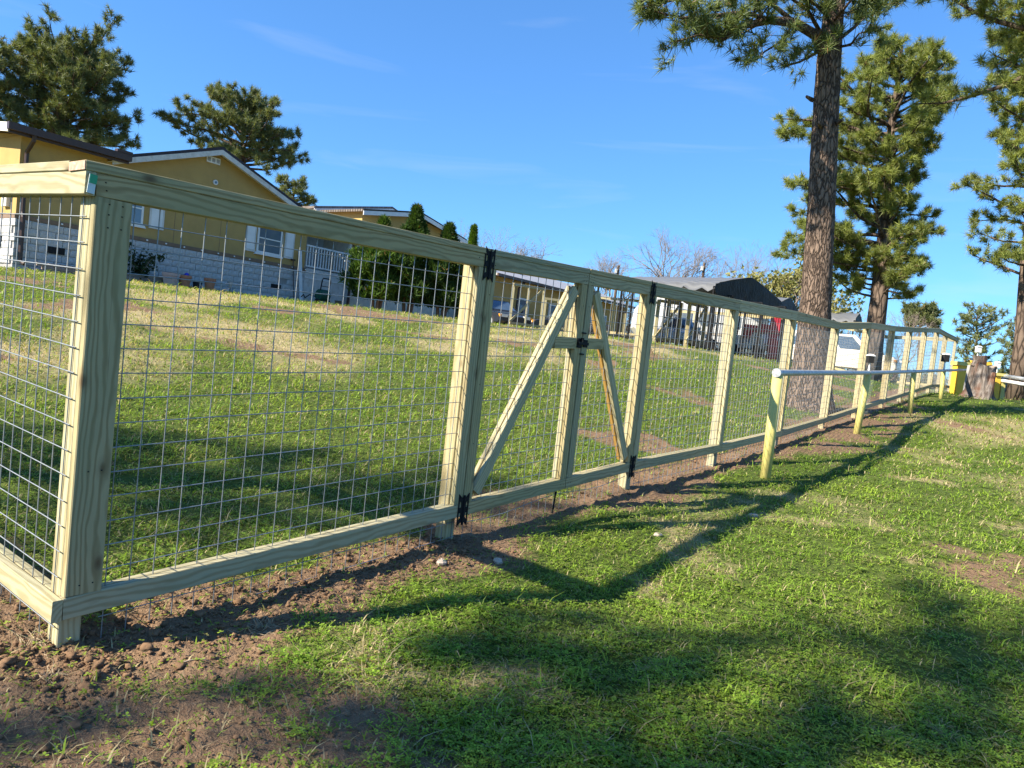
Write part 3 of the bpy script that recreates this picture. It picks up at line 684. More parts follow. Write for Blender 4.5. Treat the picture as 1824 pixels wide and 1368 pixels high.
# windows
def window(s0, s1, z0, z1, shutters, blind=True):
    wd = hbox('window', s0, s1, .0, .05, z0, z1, WHITE, house)
    pane = hbox('pane', s0+.07, s1-.07, .051, .056, z0+.10, z1-.07, GLASS, wd)
    hbox('sash', s0+.07, s1-.07, .058, .068, (z0+z1)/2-.02, (z0+z1)/2+.02, WHITE, wd)
    m = MB(); m.prism([(s0-.09, z0-.04), (s1+.09, z0-.04), (s1+.02, z0+.06), (s0-.02, z0+.06)], .0, .10, 1); m.ob('sill', WHITE, wd, HM)
    for a, b in shutters:
        sh_ = hbox('shutter', a, b, .002, .035, z0+.02, z1, DIRTYW, house); hbox('shutter_panel', a+.06, b-.06, .036, .042, z0+.10, z1-.08, WHITE, sh_)
zb1 = wsz(290, 413)[1]-.03
window(wsz(205, 395)[0]-.55, wsz(250, 400)[0]+.05, zb1+.05, zb1+1.15, [(wsz(266, 380)[0], wsz(291, 400)[0])])
zb2 = wsz(497, 460)[1]+.03
window(wsz(457, 430)[0], wsz(500, 440)[0], zb2, zb2+1.15, [(wsz(437, 420)[0], wsz(455, 425)[0]), (wsz(507, 430)[0], wsz(523, 440)[0])])
for a, b in (((85, 438), (115, 455)), ((483, 505), (500, 516))):
    p0, p1 = wsz(*a, .08), wsz(*b, .08); hbox('foundation_vent', p0[0], p1[0], .06, .085, p1[1], p0[1], DARK, house)
m = MB(); dsx = .12; m.tube([(dsx, .52, ZE-.02), (dsx, .50, ZE-.16), (dsx, .14, ZE-.42), (dsx, .11, ZE-.5), (dsx, .11, ZS+.12), (dsx, .17, ZS-.02), (dsx, .17, ZGR+.32), (dsx+.05, .35, ZGR+.22)], .055, 8); m.ob('downspout', BROWN, house, HM)
# leaning white board, porch with railing
m = MB(); m.box((0, 0, 0), (.14, .03, 1.95)); b0 = wsz(536, 535, .3); tag(m.ob('white_board', WHITE, None, HM @ Matrix.Translation((b0[0]-.06, .22, gz(*hp(b0[0], .3, 0)[:2])+1.02)) @ Matrix.Rotation(math.radians(-4), 4, 'Y') @ Matrix.Rotation(math.radians(5), 4, 'X')), 'long white board leaning on the house wall beside the right window shutter', 'board')
m = MB(); m.tube([(0, .30, 0), (-.02, .08, 1.55)], .018, 8); m.box((-.02, .06, 1.6), (.2, .03, .06)); tag(m.ob('garden_rake', BROWN, None, HM @ Matrix.Translation((b0[0]-.33, 0, gz(*hp(b0[0], .3, 0)[:2])))), 'thin dark tool handle leaning on the block skirting left of the white board', 'tool')
PS0, PS1 = SE+.04, 10.0*K; zd = Zk(3.25)
porch = thing('porch', hp(PS0, 0, 2.2), 'recessed white porch with slatted railing and pale skirting panels', 'porch')
hbox('deck', PS0, PS1, -2.0, .0, zd-.16, zd, DIRTYW, porch)
sk = hbox('skirt_panel', PS0, PS1, -.03, .012, 2.1, zd-.165, DIRTYW, porch); hbox('skirt_batten', PS0, PS1, .013, .03, zd-.38, zd-.34, WHITE, sk)
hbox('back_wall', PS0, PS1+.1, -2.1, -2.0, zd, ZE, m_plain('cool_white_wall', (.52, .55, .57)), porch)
dr = hbox('door', PS0+.55, PS0+1.35, -1.998, -1.94, zd+.02, zd+2.0, WHITE, porch); hbox('door_window', PS0+.75, PS0+1.15, -1.939, -1.93, zd+1.1, zd+1.8, GLASS, dr)
hbox('top_rail', PS0+.02, PS1-.03, -.06, .0, Zk(3.95), Zk(3.95)+.06, WHITE, porch); hbox('bottom_rail', PS0+.02, PS1-.03, -.055, -.005, zd+.07, zd+.12, WHITE, porch)
nb = 17
for k in range(nb):
    s = PS0+.06+(PS1-PS0-.14)*k/(nb-1); hbox('baluster', s-.018, s+.018, -.045, -.012, zd+.12, Zk(3.95), WHITE, porch)
hbox('corner_post', PS1-.02, PS1+.06, -.06, .02, 2.1, ZE, m_plain('rust_post', (.22, .075, .055)), porch)
hbox('porch_roof', PS0-.0, PS1+.3, -2.1, .30, ZE+.03, ZE+.12, SHINGLE, porch); hbox('porch_fascia', PS0, PS1+.3, .301, .33, ZE-.05, ZE+.11, WHITE, porch)
m = MB(); m.tube([(PS1+.02, .12, ZE), (PS1+.02, .08, zd+.1), (PS1-.06, .10, zd-.05), (PS1-.14, .10, 2.35), (PS1-.10, .25, 2.28)], .05, 8); m.ob('downspout', BROWN, porch, HM)
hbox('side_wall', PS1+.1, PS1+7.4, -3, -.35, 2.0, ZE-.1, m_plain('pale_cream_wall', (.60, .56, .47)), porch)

# second ochre gable further along
h2 = thing('house', hp(PS1+2.5, 0, 2.2), 'far ochre gabled house behind the three conifers with shingled roof', 'house')
o2 = -.9; p2, pr_ = wsz(740, 381, o2), wsz(822, 430, o2); sl2 = (p2[1]-pr_[1])/(pr_[0]-p2[0]); e0 = 2*p2[0]-pr_[0]
m = MB(); m.prism([(e0+.3, 2.0), (pr_[0]-.3, 2.0), (pr_[0]-.3, pr_[1]+.1), (p2[0], p2[1]-.14), (e0+.3, pr_[1]+.1)], o2-5, o2, 1); m.ob('wall', STUCCO2, h2, HM)
for sg in (-1, 1):
    e = p2[0]+sg*(pr_[0]-p2[0])
    m = MB(); m.prism([(p2[0], p2[1]), (e, pr_[1]), (e, pr_[1]+.10), (p2[0], p2[1]+.10)], o2-5.2, o2+.35, 1); m.ob('roof', SHINGLE, h2, HM)
    m = MB(); m.prism([(p2[0], p2[1]+.02), (e, pr_[1]+.02), (e, pr_[1]-.16), (p2[0], p2[1]-.16)], o2+.352, o2+.39, 1); m.ob('rake_board', WHITE, h2, HM)
hbox('window', pr_[0]-1.35, pr_[0]-.75, o2+.0, o2+.05, 3.3, 4.3, WHITE, h2)
o3 = -4.2; a3, b3, c3_ = wsz(575, 378, o3), wsz(690, 372, o3), wsz(707, 384, o3)
sl3 = (b3[1]-c3_[1])/(c3_[0]-b3[0]); e3 = b3[0]-(b3[1]-a3[1]+.9)/abs(sl3)*.6
h3 = thing('house', hp(b3[0], o3, 2.2), 'back house with low dark roof and white fascia seen between the two gables', 'house')
m = MB(); m.prism([(a3[0]-.6, 2.0), (c3_[0]-.1, 2.0), (c3_[0]-.1, c3_[1]-.1), (b3[0], b3[1]-.12), (a3[0]-.6, a3[1]-.15)], o3-4, o3, 1); m.ob('wall', STUCCO2, h3, HM)
m = MB(); m.prism([(a3[0]-.8, a3[1]), (b3[0], b3[1]), (b3[0]+.9, b3[1]-.9*sl3), (b3[0]+.9, b3[1]-.9*sl3+.11), (b3[0], b3[1]+.11), (a3[0]-.8, a3[1]+.11)], o3-4.2, o3+.35, 1); m.ob('roof', SHINGLE, h3, HM)
m = MB(); m.prism([(a3[0]-.8, a3[1]-.2), (b3[0], b3[1]-.2), (b3[0]+.9, b3[1]-.9*sl3-.2), (b3[0]+.9, b3[1]-.9*sl3-.004), (b3[0], b3[1]-.004), (a3[0]-.8, a3[1]-.004)], o3+.352, o3+.39, 1); m.ob('fascia', WHITE, h3, HM)
# third building, long eave
A_ = at(880, 489, 37.0); L3 = 16.0
h4 = thing('long_building', (A_.x, A_.y, gz(A_.x, A_.y)), 'long tan building with brown gutter and metal roof behind the timber pens', 'building')
M4 = Matrix(((HU.x, HO.x, 0, A_.x), (HU.y, HO.y, 0, A_.y), (0, 0, 1, 0), (0, 0, 0, 1)))
zt4 = A_.z
m = MB(); m.box((L3/2, -3.2, (zt4+1.9)/2), (L3, 6, zt4-1.9)); m.ob('wall', STUCCO2, h4, M4)
m = MB(); m.prism([(.35, zt4-.05), (-3.2, zt4+1.0), (-6.7, zt4-.05), (-6.7, zt4+.06), (-3.2, zt4+1.12), (.35, zt4+.06)], -.2, L3+.3, 0); m.ob('roof', m_plain('metal_roof', (.42, .40, .38), .5, .3), h4, M4)
m = MB(); m.box((L3/2, .40, zt4), (L3+.4, .10, .14)); m.ob('gutter', BROWN, h4, M4)
m = MB(); m.tube([(2.3, .4, zt4-.05), (2.2, .1, zt4-.4), (2.2, .08, 2.2)], .06, 8); m.ob('downspout', BROWN, h4, M4)
for k in range(4):
    m = MB(); m.box((3.2+k*3.1, -.18, 3.7), (1.0, .1, .95)); wq = m.ob('window', WHITE, h4, M4); m = MB(); m.box((3.2+k*3.1, -.125, 3.7), (.85, .02, .8)); m.ob('pane', GLASS, wq, M4)

# ------------------------------------------------------------------ things along the house wall
def wg(px, o): s = wsz(px, 500, o)[0]; p = hp(s, o, 0); p.z = gz(p.x, p.y); return p
# brick edging of the bed
bed = thing('brick_edging', wg(215, .75), 'low wall of stacked brown edging bricks along the foot of the house', 'edging')
bm_ = board_mesh(.29, .10, .085, .008); s0 = .35; s1_ = wsz(540, 520, .6)[0]
for row in range(4):
    s = s0+(.15 if row % 2 else 0)
    while s < s1_:
        p = hp(s, .62, 0); zz = gz(p.x, p.y)
        if row < (3 if s < wsz(300, 490, .6)[0] else 1): ob('brick', bm_, BRICK, bed, HM @ Matrix.Translation((s, .62+random.uniform(-.012, .012), zz+.03+row*.09)) @ Matrix.Rotation(random.uniform(-.02, .02), 4, 'Z'))
        s += .30
def pot(px, o, r, h, mat, label, rim=True, name='flower_pot', square=False):
    b = wg(px, o); b.z += .0; M = Matrix.Translation(b) @ Matrix.Rotation(.6, 4, 'Z'); t = thing(name, b, label, 'pot', None)
    sg = 4 if square else 18; m = MB(); m.lathe([(r*.66, 0), (r*.92, h*.80), (r*.80, h*.80), (r*.55, .04)], sg); m.ob('body', mat, t, M)
    if rim: m = MB(); m.lathe([(r*.93, h*.78), (r, h*.79), (r, h), (r*.86, h), (r*.84, h*.79)], sg); m.ob('rim', mat, t, M)
    m = MB(); m.lathe([(0.01, h*.8), (r*.82, h*.8), (r*.82, h*.83), (.01, h*.84)], sg); m.ob('soil', CLOD, t, M); return b
pot(304, .95, .27, .42, PINKP, 'large square pale pink planter by the brick edging', True, 'planter', True)
bb = pot(329, .95, .21, .40, TERRA, 'terracotta pot with a blue ball on it')
m = MB(); m.lathe([(.075*math.sin(a)+.002, -.075*math.cos(a)) for a in np.linspace(0.02, math.pi-.02, 10)], 14); tag(m.ob('glass_ball', BLUEB, None, Matrix.Translation(bb+Vector((.04, .02, .42))), True), 'shiny dark blue ball resting on the terracotta pot', 'ball')
pot(352, .95, .16, .30, RUBBER, 'small black plastic pot between the two terracotta pots', False)
pot(374, .95, .19, .42, TERRA, 'tall plain terracotta pot right of the black pot')
b = wg(411, .9); t = thing('garden_light', b, 'small solar garden light on a stake at the foot of the block skirting', 'light'); M = Matrix.Translation(b)
m = MB(); m.tube([(0, 0, -.05), (0, 0, .22)], .015, 6); m.ob('stake', BLACK, t, M); m = MB(); m.lathe([(.05, .2), (.06, .32), (.08, .33), (.08, .38), (.03, .4)], 10); m.ob('lamp_head', STONE, t, M)
# hose reel cart
b = wg(578, 1.0); t = thing('hose_reel_cart', b, 'green hose reel on a dark wheeled cart in front of the porch skirting', 'hose reel'); M = Matrix.Translation(b) @ Matrix.Rotation(math.atan2(HU.y, HU.x), 4, 'Z')
m = MB(); m.tube([(-.2, 0, .1), (-.2, -.05, .5), (-.2, -.12, .95), (-.16, -.13, 1.02), (.16, -.13, 1.02), (.2, -.12, .95), (.2, -.05, .5), (.2, 0, .1)], .022, 8); m.ob('handle_frame', BLACK, t, M)
m = MB(); m.tube([(-.2, -.1, .72), (.2, -.1, .72)], .014, 6); m.ob('cross_bar', BLACK, t, M)
m = MB(); m.tube([(-.22, .02, .38), (.22, .02, .38)], .20, 18); m.ob('reel', GREENHOSE, t, M)
m = MB()
for k in range(9): m.tube([(-.18+.045*k, .02+.205*math.cos(a), .38+.205*math.sin(a)) for a in np.linspace(0, 2*math.pi, 19)], .02, 6, False)
m.ob('hose_coils', GREENHOSE, t, M)
for s in (-1, 1):
    m = MB(); m.tube([(s*.24, 0, .12), (s*.29, 0, .12)], .12, 16); m.ob('wheel', RUBBER, t, M)
m = MB(); m.tube([(.2, .05, .4), (.35, .05, .42), (.36, .05, .36)], .015, 6); m.ob('crank', BLACK, t, M)
m = MB(); m.tube([(-.2, .15, .3), (-.4, .3, .35), (-.6, .3, .2), (-.72, .25, .32), (-.85, .2, .22)], .02, 6); m.ob('loose_hose', BLACK, t, M)
b = wg(606, .5); m = MB(); m.box((0, 0, .12), (.22, .16, .30)); m.box((0, 0, .28), (.25, .19, .03)); tag(m.ob('wooden_box', m_plain('box_wood', (.28, .20, .12), .9), None, Matrix.Translation(b)), 'little brown box standing by the porch skirting', 'box')

# ------------------------------------------------------------------ timber pens, kennel panels, tarps and vehicles on the plateau
def fr(x, Y): return foot(x, 600, Y)
def pen_gate(xl, xr, Y0, Y1, h, label):
    a, b = fr(xl, Y0), fr(xr, Y1); t = thing('pen_gate', a, label, 'gate'); u = (b-a); u.z = 0; zt = a.z+h; o = Vector((0, 0, 1))
    for p, ww in ((a, .12), (b, .10), (a+u*.5, .10)):
        board('post', (p.x, p.y, p.z-.1), (p.x, p.y, zt), ww, ww, WOODL, t, Vector((0, 1, 0)))
    board('head_rail', (a.x, a.y-.08, zt-.05), (b.x, b.y-.08, zt-.05), .05, .12, WOODL, t)
    board('lock_rail', (a.x, a.y-.08, a.z+.25), (b.x, b.y-.08, a.z+.25), .05, .10, WOODL, t)
    board('brace', (a.x, a.y-.13, a.z+.3), (b.x-.1, b.y-.13, zt-.12), .04, .10, WOODL, t)
    return t
pen_gate(905, 960, 31, 32.0, 1.95, 'pale timber pen gate with diagonal brace left of the cars')
pen_gate(1012, 1046, 31.5, 33, 1.9, 'pale timber pen frame seen just right of the gate latch')
pen_gate(1166, 1207, 30, 30.5, 1.85, 'pale timber pen frame with diagonal brace in front of the silver car')
pen_gate(1222, 1252, 29.5, 30.5, 1.85, 'pale timber pen frame in front of the white trailer')
pr2 = thing('pen_fence', fr(1085, 31), 'low pale rail of the timber pen behind the right gate leaf', 'fence')
for z in (1.75, .3):
    a, b = fr(1060, 31.2), fr(1170, 30.4); board('rail', (a.x, a.y, a.z+z), (b.x, b.y, b.z+z), .05, .11, WOODL, pr2)
for x in (1088, 1110, 1140):
    a = fr(x, 31); board('post', (a.x, a.y+.09, a.z-.1), (a.x, a.y+.09, a.z+1.8), .1, .1, WOODL, pr2, Vector((0, 1, 0)))
pf = thing('pen_fence', fr(985, 33), 'pale timber and wire pen fence left of the gate latch', 'fence')
for z in (1.55, .3):
    a, b = fr(962, 32.6), fr(1010, 32.9); board('rail', (a.x, a.y, a.z+z), (b.x, b.y, b.z+z), .05, .10, WOODL, pf)
for x in (965, 988, 1006):
    a = fr(x, 32.8); board('post', (a.x, a.y+.09, a.z-.1), (a.x, a.y+.09, a.z+1.6), .1, .1, WOODL, pf, Vector((0, 1, 0)))
def kennel(xl, xr, Y0, Y1, h, label, n=9):
    a, b = fr(xl, Y0), fr(xr, Y1); t = thing('kennel_panel', a, label, 'panel', 'black kennel panels on the plateau'); u = b-a; u.z = 0
    for q in (0, 1):
        p = a+u*q; m = MB(); m.tube([(p.x, p.y, p.z-.05), (p.x, p.y, p.z+h)], .045, 8); m.ob('post', BLACK, t)
    for z in (.12, h*.5, h): m = MB(); m.tube([(a.x, a.y, a.z+z), (b.x, b.y, a.z+z)], .022, 6); m.ob('rail', BLACK, t)
    for k in range(1, n):
        p = a+u*(k/n); m = MB(); m.tube([(p.x, p.y, a.z+.1), (p.x, p.y, a.z+h)], .012, 5); m.ob('bar', BLACK, t)
kennel(1098, 1118, 28.8, 28.6, 2.15, 'black barred kennel panel left of the tarp carport', 6)
kennel(1178, 1204, 28.2, 28.0, 2.1, 'black barred kennel panel in front of the silver car', 6)
kennel(1236, 1262, 27.6, 27.5, 2.15, 'black barred kennel panel in front of the white trailer windows', 8)
kennel(1266, 1296, 27.4, 27.2, 2.15, 'black barred kennel panel beside the trailer end', 8)
kennel(1322, 1350, 26.0, 25.6, 1.95, 'black barred kennel panel in front of the red and white cart', 7)
kennel(1352, 1392, 25.5, 24.6, 1.85, 'rightmost black barred kennel panel next to the fence post', 9)
def carport(pk, ln, dirv, wdt, rise, hgt, label, Y):
    """pk: pixel of the near gable peak"""
    P = at(pk[0], pk[1], Y); g = gz(P.x, P.y); d = Vector(dirv).normalized(); x = Vector((d.y, -d.x, 0))
    t = thing('tarp_carport', (P.x, P.y, g), label, 'carport'); M = Matrix(((x.x, d.x, 0, P.x), (x.y, d.y, 0, P.y), (0, 0, 1, P.z), (0, 0, 0, 1)))
    nx, ny = 17, 22; vv = []; hw = wdt/2
    for j in range(ny):
        for i in range(nx):
            f = i/(nx-1)*2-1; y = ln*j/(ny-1); sag = .10*math.sin(j*1.9)*math.cos(f*3)+random.uniform(-.02, .02)
            z = -abs(f)**1.15*rise - (0 if abs(f) < .95 else .08) - abs(sag)*(.35+abs(f)*.5)
            if i in (0, nx-1): z -= .10+.07*math.sin(j*2.3)
            vv.append((f*hw*(1.0 if abs(f) < .99 else .99), y, z))
    ff = [(j*nx+i, j*nx+i+1, (j+1)*nx+i+1, (j+1)*nx+i) for j in range(ny-1) for i in range(nx-1)]
    m = MB(); m.add(vv, ff); m.ob('tarp', TARP, t, M, True)
    nz_ = 9; vv = []
    for j in range(nz_):
        for i in range(nx):
            f = i/(nx-1)*2-1; top = -abs(f)**1.15*rise-.02; bot = -rise-.42
            z = top+(bot-top)*j/(nz_-1); vv.append((f*hw*.99, -.02+.06*math.sin(i*2.2+j*.7)*(j/nz_)+random.uniform(-.015, .015), z))
    ff = [(j*nx+i, (j+1)*nx+i, (j+1)*nx+i+1, j*nx+i+1) for j in range(nz_-1) for i in range(nx-1)]
    m = MB(); m.add(vv, ff); m.ob('end_flap', TARPB, t, M, True)
    for fx in (-1, 1):
        for y in (.05, ln*.5, ln-.05):
            m = MB(); m.tube([(fx*hw*.97, y, g-P.z-.1), (fx*hw*.97, y, -rise-.1)], .045, 8); m.ob('leg', BLACK, t, M)
carport((1340, 494), 5.6, (-.70, .72, 0), 5.4, .60, 2.3, 'large grey tarp carport with black end flap above the fence rail', 28.5)
carport((1408, 530), 5, (-.62, .42, 0), 4.0, .5, 2.3, 'second grey tarp carport just left of the big pine trunk', 36)
carport((1532, 558), 5, (-.7, .42, 0), 4.0, .5, 2.3, 'farthest grey tarp carport right of the big pine trunk', 44)
# utility poles
for x, yt, Y, lb in ((1102, 473, 62, 'thin wooden utility pole above the left end of the tarp carport'), (1255, 468, 60, 'thin wooden utility pole standing behind the middle of the tarp carport')):
    p = at(x, yt, Y); g = gz(p.x, p.y); t = thing('utility_pole', (p.x, p.y, g), lb, 'utility pole'); m = MB(); m.tube([(p.x, p.y, g-.3), (p.x, p.y, p.z)], [.17, .11], 10); m.ob('pole', BARKF, t)
    m = MB(); m.box((p.x-.2, p.y-.2, p.z-.5), (.18, .18, .35)); m.ob('transformer', DIRTYW, t)
def car(b, rz, label, cat, paint, kind='sedan', Ls=4.5, name='parked_car'):
    t = thing(name, b, label, cat, None, rz); M = WM[t.name]; W = 1.78
    if kind == 'sedan':
        low = [(-Ls/2, .35), (-Ls/2+.1, .28), (Ls/2-.15, .28), (Ls/2, .4), (Ls/2-.03, .66), (Ls/2-.25, .74), (.95, .92), (-1.55, .95), (-Ls/2+.05, .9), (-Ls/2, .7)]
        cb, ct, zb, zt = (-1.75, 1.0), (-1.0, .25), .92, 1.43
    else:
        low = [(-Ls/2, .4), (-Ls/2+.1, .3), (Ls/2-.15, .3), (Ls/2, .45), (Ls/2-.02, .8), (Ls/2-.2, .98), (1.25, 1.12), (-Ls/2+.02, 1.12), (-Ls/2, .8)]
        cb, ct, zb, zt = (-Ls/2+.03, 1.35), (-Ls/2+.25, .55), 1.10, 1.85
    n = len(low); m = MB(); secs = [(-W/2, .80), (-W/2+.06, .97), (-W/2+.16, 1.0), (W/2-.16, 1.0), (W/2-.06, .97), (W/2, .80)]; vv = []
    cx = 0; cz = .6
    for y, k in secs: vv += [(cx+(x-cx)*(.975+.025*(k-.8)*5), y, cz+(z-cz)*(.86+.14*(k-.8)*5)) for x, z in low]
    ff = [tuple(range(n)), tuple(reversed(range((len(secs)-1)*n, len(secs)*n)))]+[(i*n+j, (i+1)*n+j, (i+1)*n+(j+1) % n, i*n+(j+1) % n) for i in range(len(secs)-1) for j in range(n)]
    m.add(vv, ff); body = m.ob('body', paint, t, M)
    m = MB(); a, bb_ = W/2-.10, W/2-.28
    v8 = [(cb[0], -a, zb), (cb[1], -a, zb), (cb[1], a, zb), (cb[0], a, zb), (ct[0], -bb_, zt), (ct[1], -bb_, zt), (ct[1], bb_, zt), (ct[0], bb_, zt)]
    m.add(v8, [(0, 3, 2, 1), (4, 5, 6, 7), (0, 1, 5, 4), (1, 2, 6, 5), (2, 3, 7, 6), (3, 0, 4, 7)]); m.ob('cabin', paint, t, M)
    def quad(P, name, mat, par=None):
        P = [Vector(p) for p in P]; nn = (P[1]-P[0]).cross(P[3]-P[0]).normalized()*.012; m = MB(); m.add([p+nn for p in P]+[p-nn*.2 for p in P], [(0, 1, 2, 3), (0, 4, 5, 1), (1, 5, 6, 2), (2, 6, 7, 3), (3, 7, 4, 0)]); m.ob(name, mat, par or t, M)
    def lerp(p, q, f): return tuple(p[i]+(q[i]-p[i])*f for i in range(3))
    def face(i, j, k, l, u0, u1, v0, v1):
        A, B, C, D = v8[i], v8[j], v8[k], v8[l]; f = lambda u, v: lerp(lerp(A, B, u), lerp(D, C, u), v); return [f(u0, v0), f(u1, v0), f(u1, v1), f(u0, v1)]
    quad(face(1, 2, 6, 5, .06, .94, .08, .92), 'windscreen', GLASSB); quad(face(3, 0, 4, 7, .08, .92, .15, .9), 'rear_window', GLASSB)
    for (u0, u1) in ((.06, .33), (.36, .62), (.65, .93)):
        quad(face(0, 1, 5, 4, u0, u1, .1, .88), 'side_window', GLASSB); quad(face(2, 3, 7, 6, 1-u1, 1-u0, .1, .88), 'side_window', GLASSB)
    for sx in (-Ls*.30, Ls*.31):
        for sy in (-1, 1):
            m = MB(); m.tube([(sx, sy*(W/2-.19), .32), (sx, sy*(W/2+.005), .32)], .32, 20); wh = m.ob('wheel', RUBBER, t, M); m = MB(); m.tube([(sx, sy*(W/2-.02), .32), (sx, sy*(W/2+.02), .32)], .19, 14); m.ob('rim', SILVER, wh, M)
    for sy in (-1, 1):
        m = MB(); m.box((Ls/2-.10, sy*.62, .64 if kind == 'sedan' else .82), (.16, .34, .14)); m.ob('headlight', WHITE, t, M)
        m = MB(); m.box((Ls/2-.09, sy*.84, .64 if kind == 'sedan' else .80), (.14, .10, .12)); m.ob('turn_signal', ORANGE, t, M)
        m = MB(); m.box((.95, sy*(W/2+.08), zb+.06), (.10, .16, .12)); m.ob('mirror', paint, t, M)
    return t
car(fr(1203, 34.0), math.radians(-100), 'silver car parked behind the pen frame with the brace', 'car', SILVER)
car(fr(876, 36), math.radians(-60), 'dark car half hidden behind the left gate post', 'car', DARKCAR)
car(fr(1005, 38), math.radians(200), 'dark car parked behind the pen gate left of the latch', 'car', DARKCAR)
b = foot(1500, 640, 34.0); car(b, math.radians(-35), 'cream van parked behind the fence right of the big pine', 'van', CREAM, 'van', 4.9, 'parked_van')
# white travel trailer
b = fr(1240, 37.0); t = thing('travel_trailer', b, 'long white trailer with rounded blue windows under the tarp carport', 'trailer', None, math.radians(-4)); M = WM[t.name]
m = MB(); m.prism([(-3.0, .55), (2.9, .55), (3.2, .9), (3.2, 2.0), (2.9, 2.65), (-2.6, 2.75), (-3.2, 1.9), (-3.3, .9)], -1.1, 1.1, 1); m.ob('body', WHITE, t, M)
for x in (-.9, .25, 1.5):
    m = MB(); m.prism([(x-.32, 1.35), (x+.32, 1.35), (x+.36, 1.45), (x+.36, 1.9), (x+.25, 2.0), (x-.25, 2.0), (x-.36, 1.9), (x-.36, 1.45)], -1.14, -1.1, 1); wq = m.ob('window', GLASS, t, M)
m = MB(); m.box((0, -1.11, .95), (6, .02, .10)); m.ob('stripe', m_plain('tan_stripe', (.55, .48, .38)), t, M)
for x in (-.5, .5): m = MB(); m.tube([(x, -1.0, .36), (x, -1.13, .36)], .36, 18); m.ob('wheel', RUBBER, t, M)
# red and white utility cart
b = fr(1352, 30.5); t = thing('utility_cart', b, 'red and white utility cart behind the black kennel bars', 'cart', None, math.radians(-75)); M = WM[t.name]
m = MB(); m.prism([(-1.2, .35), (1.1, .35), (1.25, .6), (1.15, .95), (.45, 1.05), (.3, .6), (-.3, .6), (-.35, .9), (-1.2, .9)], -.6, .6, 1); m.ob('body', WHITE, t, M)
m = MB(); m.box((.1, 0, 1.93), (2.0, 1.25, .08)); m.ob('canopy', WHITE, t, M)
for x in (-.8, .75):
    for y in (-.55, .55): m = MB(); m.tube([(x, y, .85), (x*.95, y, 1.9)], .03, 6); m.ob('canopy_post', BLACK, t, M)
m = MB(); m.box((-.3, 0, 1.1), (.16, 1.1, .55)); m.ob('seat_back', RED, t, M); m = MB(); m.box((.9, 0, 1.2), (.12, 1.1, .35)); m.ob('dash_panel', RED, t, M)
for x in (-.8, .8):
    for y in (-1, 1): m = MB(); m.tube([(x, y*.48, .27), (x, y*.64, .27)], .27, 16); m.ob('wheel', RUBBER, t, M)
b = fr(1378, 29.0); t = thing('fuel_cabinet', b, 'tall red metal cabinet at the right end of the kennel bars', 'cabinet'); M = Matrix.Translation(b)
m = MB(); m.box((0, 0, .85), (.32, .3, 1.7)); m.ob('body', RED, t, M); m = MB(); m.box((0, -.155, .85), (.28, .02, 1.55)); dq = m.ob('door', RED, t, M); m = MB(); m.box((.1, -.18, .9), (.02, .03, .18)); m.ob('handle', SILVER, dq, M)

# ------------------------------------------------------------------ vegetation builders
def tint_mesh(name, V_, f, cols, mat, parent=None, M=None, smooth=False):
    me = mesh_np(name, V_, f, smooth); a = me.color_attributes.new('tint', 'FLOAT_COLOR', 'POINT')
    c4 = np.ones((len(V_), 4), np.float32); c4[:, :3] = cols; a.data.foreach_set('color', c4.ravel())
    return ob(name, me, mat, parent, M)
def unit(v): return v/np.maximum(np.linalg.norm(v, axis=-1, keepdims=True), 1e-9)
def needles(cen, ax, n, L, wd, colA, colB, R, spread=.75, straw=.03):
    """starbursts of thin needles at each centre"""
    cen = np.repeat(np.asarray(cen), n, 0); ax = np.repeat(unit(np.asarray(ax)), n, 0); N = len(cen)
    d = unit(ax*.75 + R.normal(size=(N, 3))*spread); l = L*R.uniform(.65, 1.15, (N, 1))
    p = unit(np.cross(d, R.normal(size=(N, 3))))*wd
    b = cen + ax*R.uniform(-.35, .15, (N, 1))*L
    V_ = np.stack([b-p, b+p, b+d*l], 1).reshape(-1, 3)
    f = np.arange(3*N).reshape(-1, 3)
    t = np.repeat(R.uniform(0, 1, (N//n, 1)), n, 0)*.75+R.uniform(0, .25, (N, 1))
    c = np.array(colA)*(1-t)+np.array(colB)*t
    s = R.uniform(size=(N, 1)) < straw; c = np.where(s, np.array([.22, .13, .05]), c)
    return V_, f, np.repeat(c, 3, 0)
def curve(p0, d0, L, n, R, up=.0, wob=.12):
    pts = [np.array(p0, float)]; d = np.array(d0, float)
    for k in range(n):
        d = unit(d + R.normal(size=3)*wob + np.array([0, 0, up])); pts.append(pts[-1]+d*L/n)
    return pts
